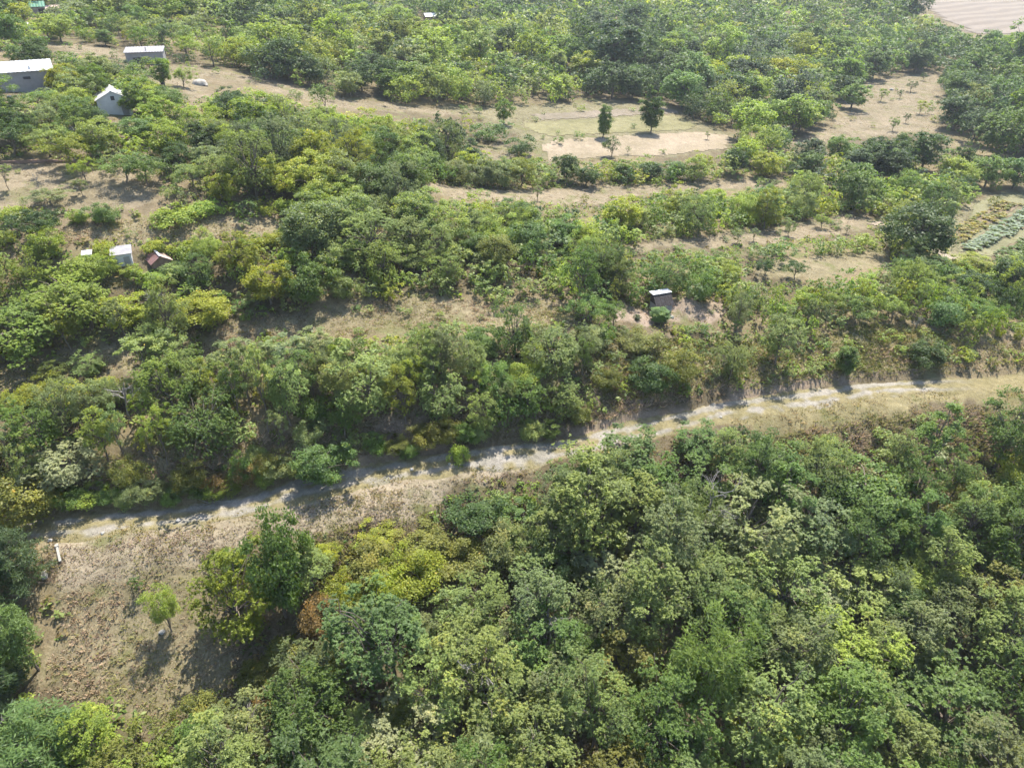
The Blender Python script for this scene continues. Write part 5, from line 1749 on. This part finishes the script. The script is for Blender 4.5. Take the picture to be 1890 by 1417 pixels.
# long low terrace wall at the back of the orchard
tw = [ground_at(u_, v_) for u_, v_ in [(-30, 304), (30, 302), (90, 300), (150, 303), (205, 306)]]
b = Box()
for q0, q1 in zip(tw[:-1], tw[1:]):
    dd = unit((q1 - q0)[:2])
    nn = np.array([-dd[1], dd[0]]) * 0.12
    pts = []
    for zz in (-0.3, 0.28):
        for q_, s_3 in ((q0, -1), (q1, -1), (q1, 1), (q0, 1)):
            pts.append((q_[0] + nn[0] * s_3, q_[1] + nn[1] * s_3, q_[2] + zz))
    b.hexa(pts)
tag(b.obj('terrace_edging', M_BROWN), "low brown earth edging along the back of the terraced orchard", 'edging')

# ------------------------------------------------------------------ vegetable beds
M_BED = ground_material("bed_soil", (0.15, 0.12, 0.08), contrast=0.2, scale=2.0, bump=0.04)
cab = []
for s in range(3):
    g = np.random.default_rng(300 + s)
    n_ = 14
    th = np.linspace(0, 2 * math.pi * 2.6, n_)
    rad = np.linspace(0.08, 0.36, n_)
    pos = np.stack([np.cos(th) * rad, np.sin(th) * rad, 0.30 - rad * 0.35], 1)
    out_ = np.stack([np.cos(th), np.sin(th), th * 0], 1)
    cab.append(new_mesh("cabbage", leaf_quads(pos, unit(-out_ * 0.5 + np.array([0, 0, 1.0]) + rand_dirs(n_, g) * 0.25), 0.42, 0.36, g, out_ + np.array([0, 0, 0.6])), np.arange(n_ * 4).reshape(-1, 4), 4, [M_LEAF], lv=np.repeat(g.uniform(0.35, 0.8, n_), 4)))


def veg_bed(name, px, label, spacing, code, color, sc, soil=True):
    poly = [tuple(ground_at(u, v)[:2]) for u, v in px]
    bed = drape(name, px, M_BED, 0.10, 0.35, 0.15, kind='thing')
    tag(bed, label, 'vegetable bed')
    P = np.array(poly)
    lo, hi = P.min(0), P.max(0)
    ax_ = unit(P[1] - P[0])
    nx_ = np.array([-ax_[1], ax_[0]])
    cnt = 0
    for a_ in np.arange(-30, 30, spacing[0]):
        for b_ in np.arange(-30, 30, spacing[1]):
            c_ = P.mean(0) + ax_ * a_ + nx_ * b_ + rng.normal(0, 0.08, 2)
            if cnt >= 290 or not in_poly(np.array([c_[0]]), np.array([c_[1]]), poly)[0] or rng.random() < 0.1:
                continue
            o = link('cabbage_plant' if code == 'c' else 'bedding_plant', cab[int(rng.integers(3))], bed)
            o.location = (c_[0], c_[1], float(hz(c_[0], c_[1])) + 0.1)
            s = sc * rng.uniform(0.75, 1.3)
            o.scale = (s, s, s * rng.uniform(0.7, 1.1))
            o.rotation_euler[2] = float(rng.uniform(0, 6.28))
            f = rng.uniform(0.75, 1.2)
            cc = np.array(color) * f
            if code == 'y' and rng.random() < 0.4:
                cc = np.array((0.16, 0.17, 0.05)) * f
            o.color = (*cc, 1)
            cnt += 1


veg_bed('cabbage_bed', [(1772, 460), (1905, 372), (1905, 412), (1800, 466)], "bed of pale blue-green cabbages in the garden plot", (0.75, 0.6), 'c', (0.23, 0.28, 0.20), 1.15)
veg_bed('yellow_bed', [(1750, 432), (1850, 374), (1885, 380), (1765, 452)], "bed of yellowing plants beside the cabbages", (0.85, 0.8), 'y', (0.26, 0.225, 0.07), 1.0)
veg_bed('green_bed', [(1835, 470), (1905, 432), (1905, 478), (1840, 482)], "bed of low fresh green plants at the edge of the garden", (0.6, 0.6), 'g', (0.12, 0.17, 0.055), 0.9)

# ------------------------------------------------------------------ haze in the air
nt = NT("haze")
vol = nt.n("ShaderNodeVolumePrincipled")
vol.inputs['Color'].default_value = (0.86, 0.92, 1.0, 1)
vol.inputs['Density'].default_value = 0.0002
vol.inputs['Anisotropy'].default_value = 0.2
nt.l(vol.outputs[0], nt.out.inputs['Volume'])
zmin = float(GZ.min()) - 1.0
hb = Box().box(-3700, 3700, -700, 4800, zmin, 25)
hz_o = hb.obj('haze', nt.m)
hz_o['kind'] = 'stuff'
hz_o.display_type = 'WIRE'
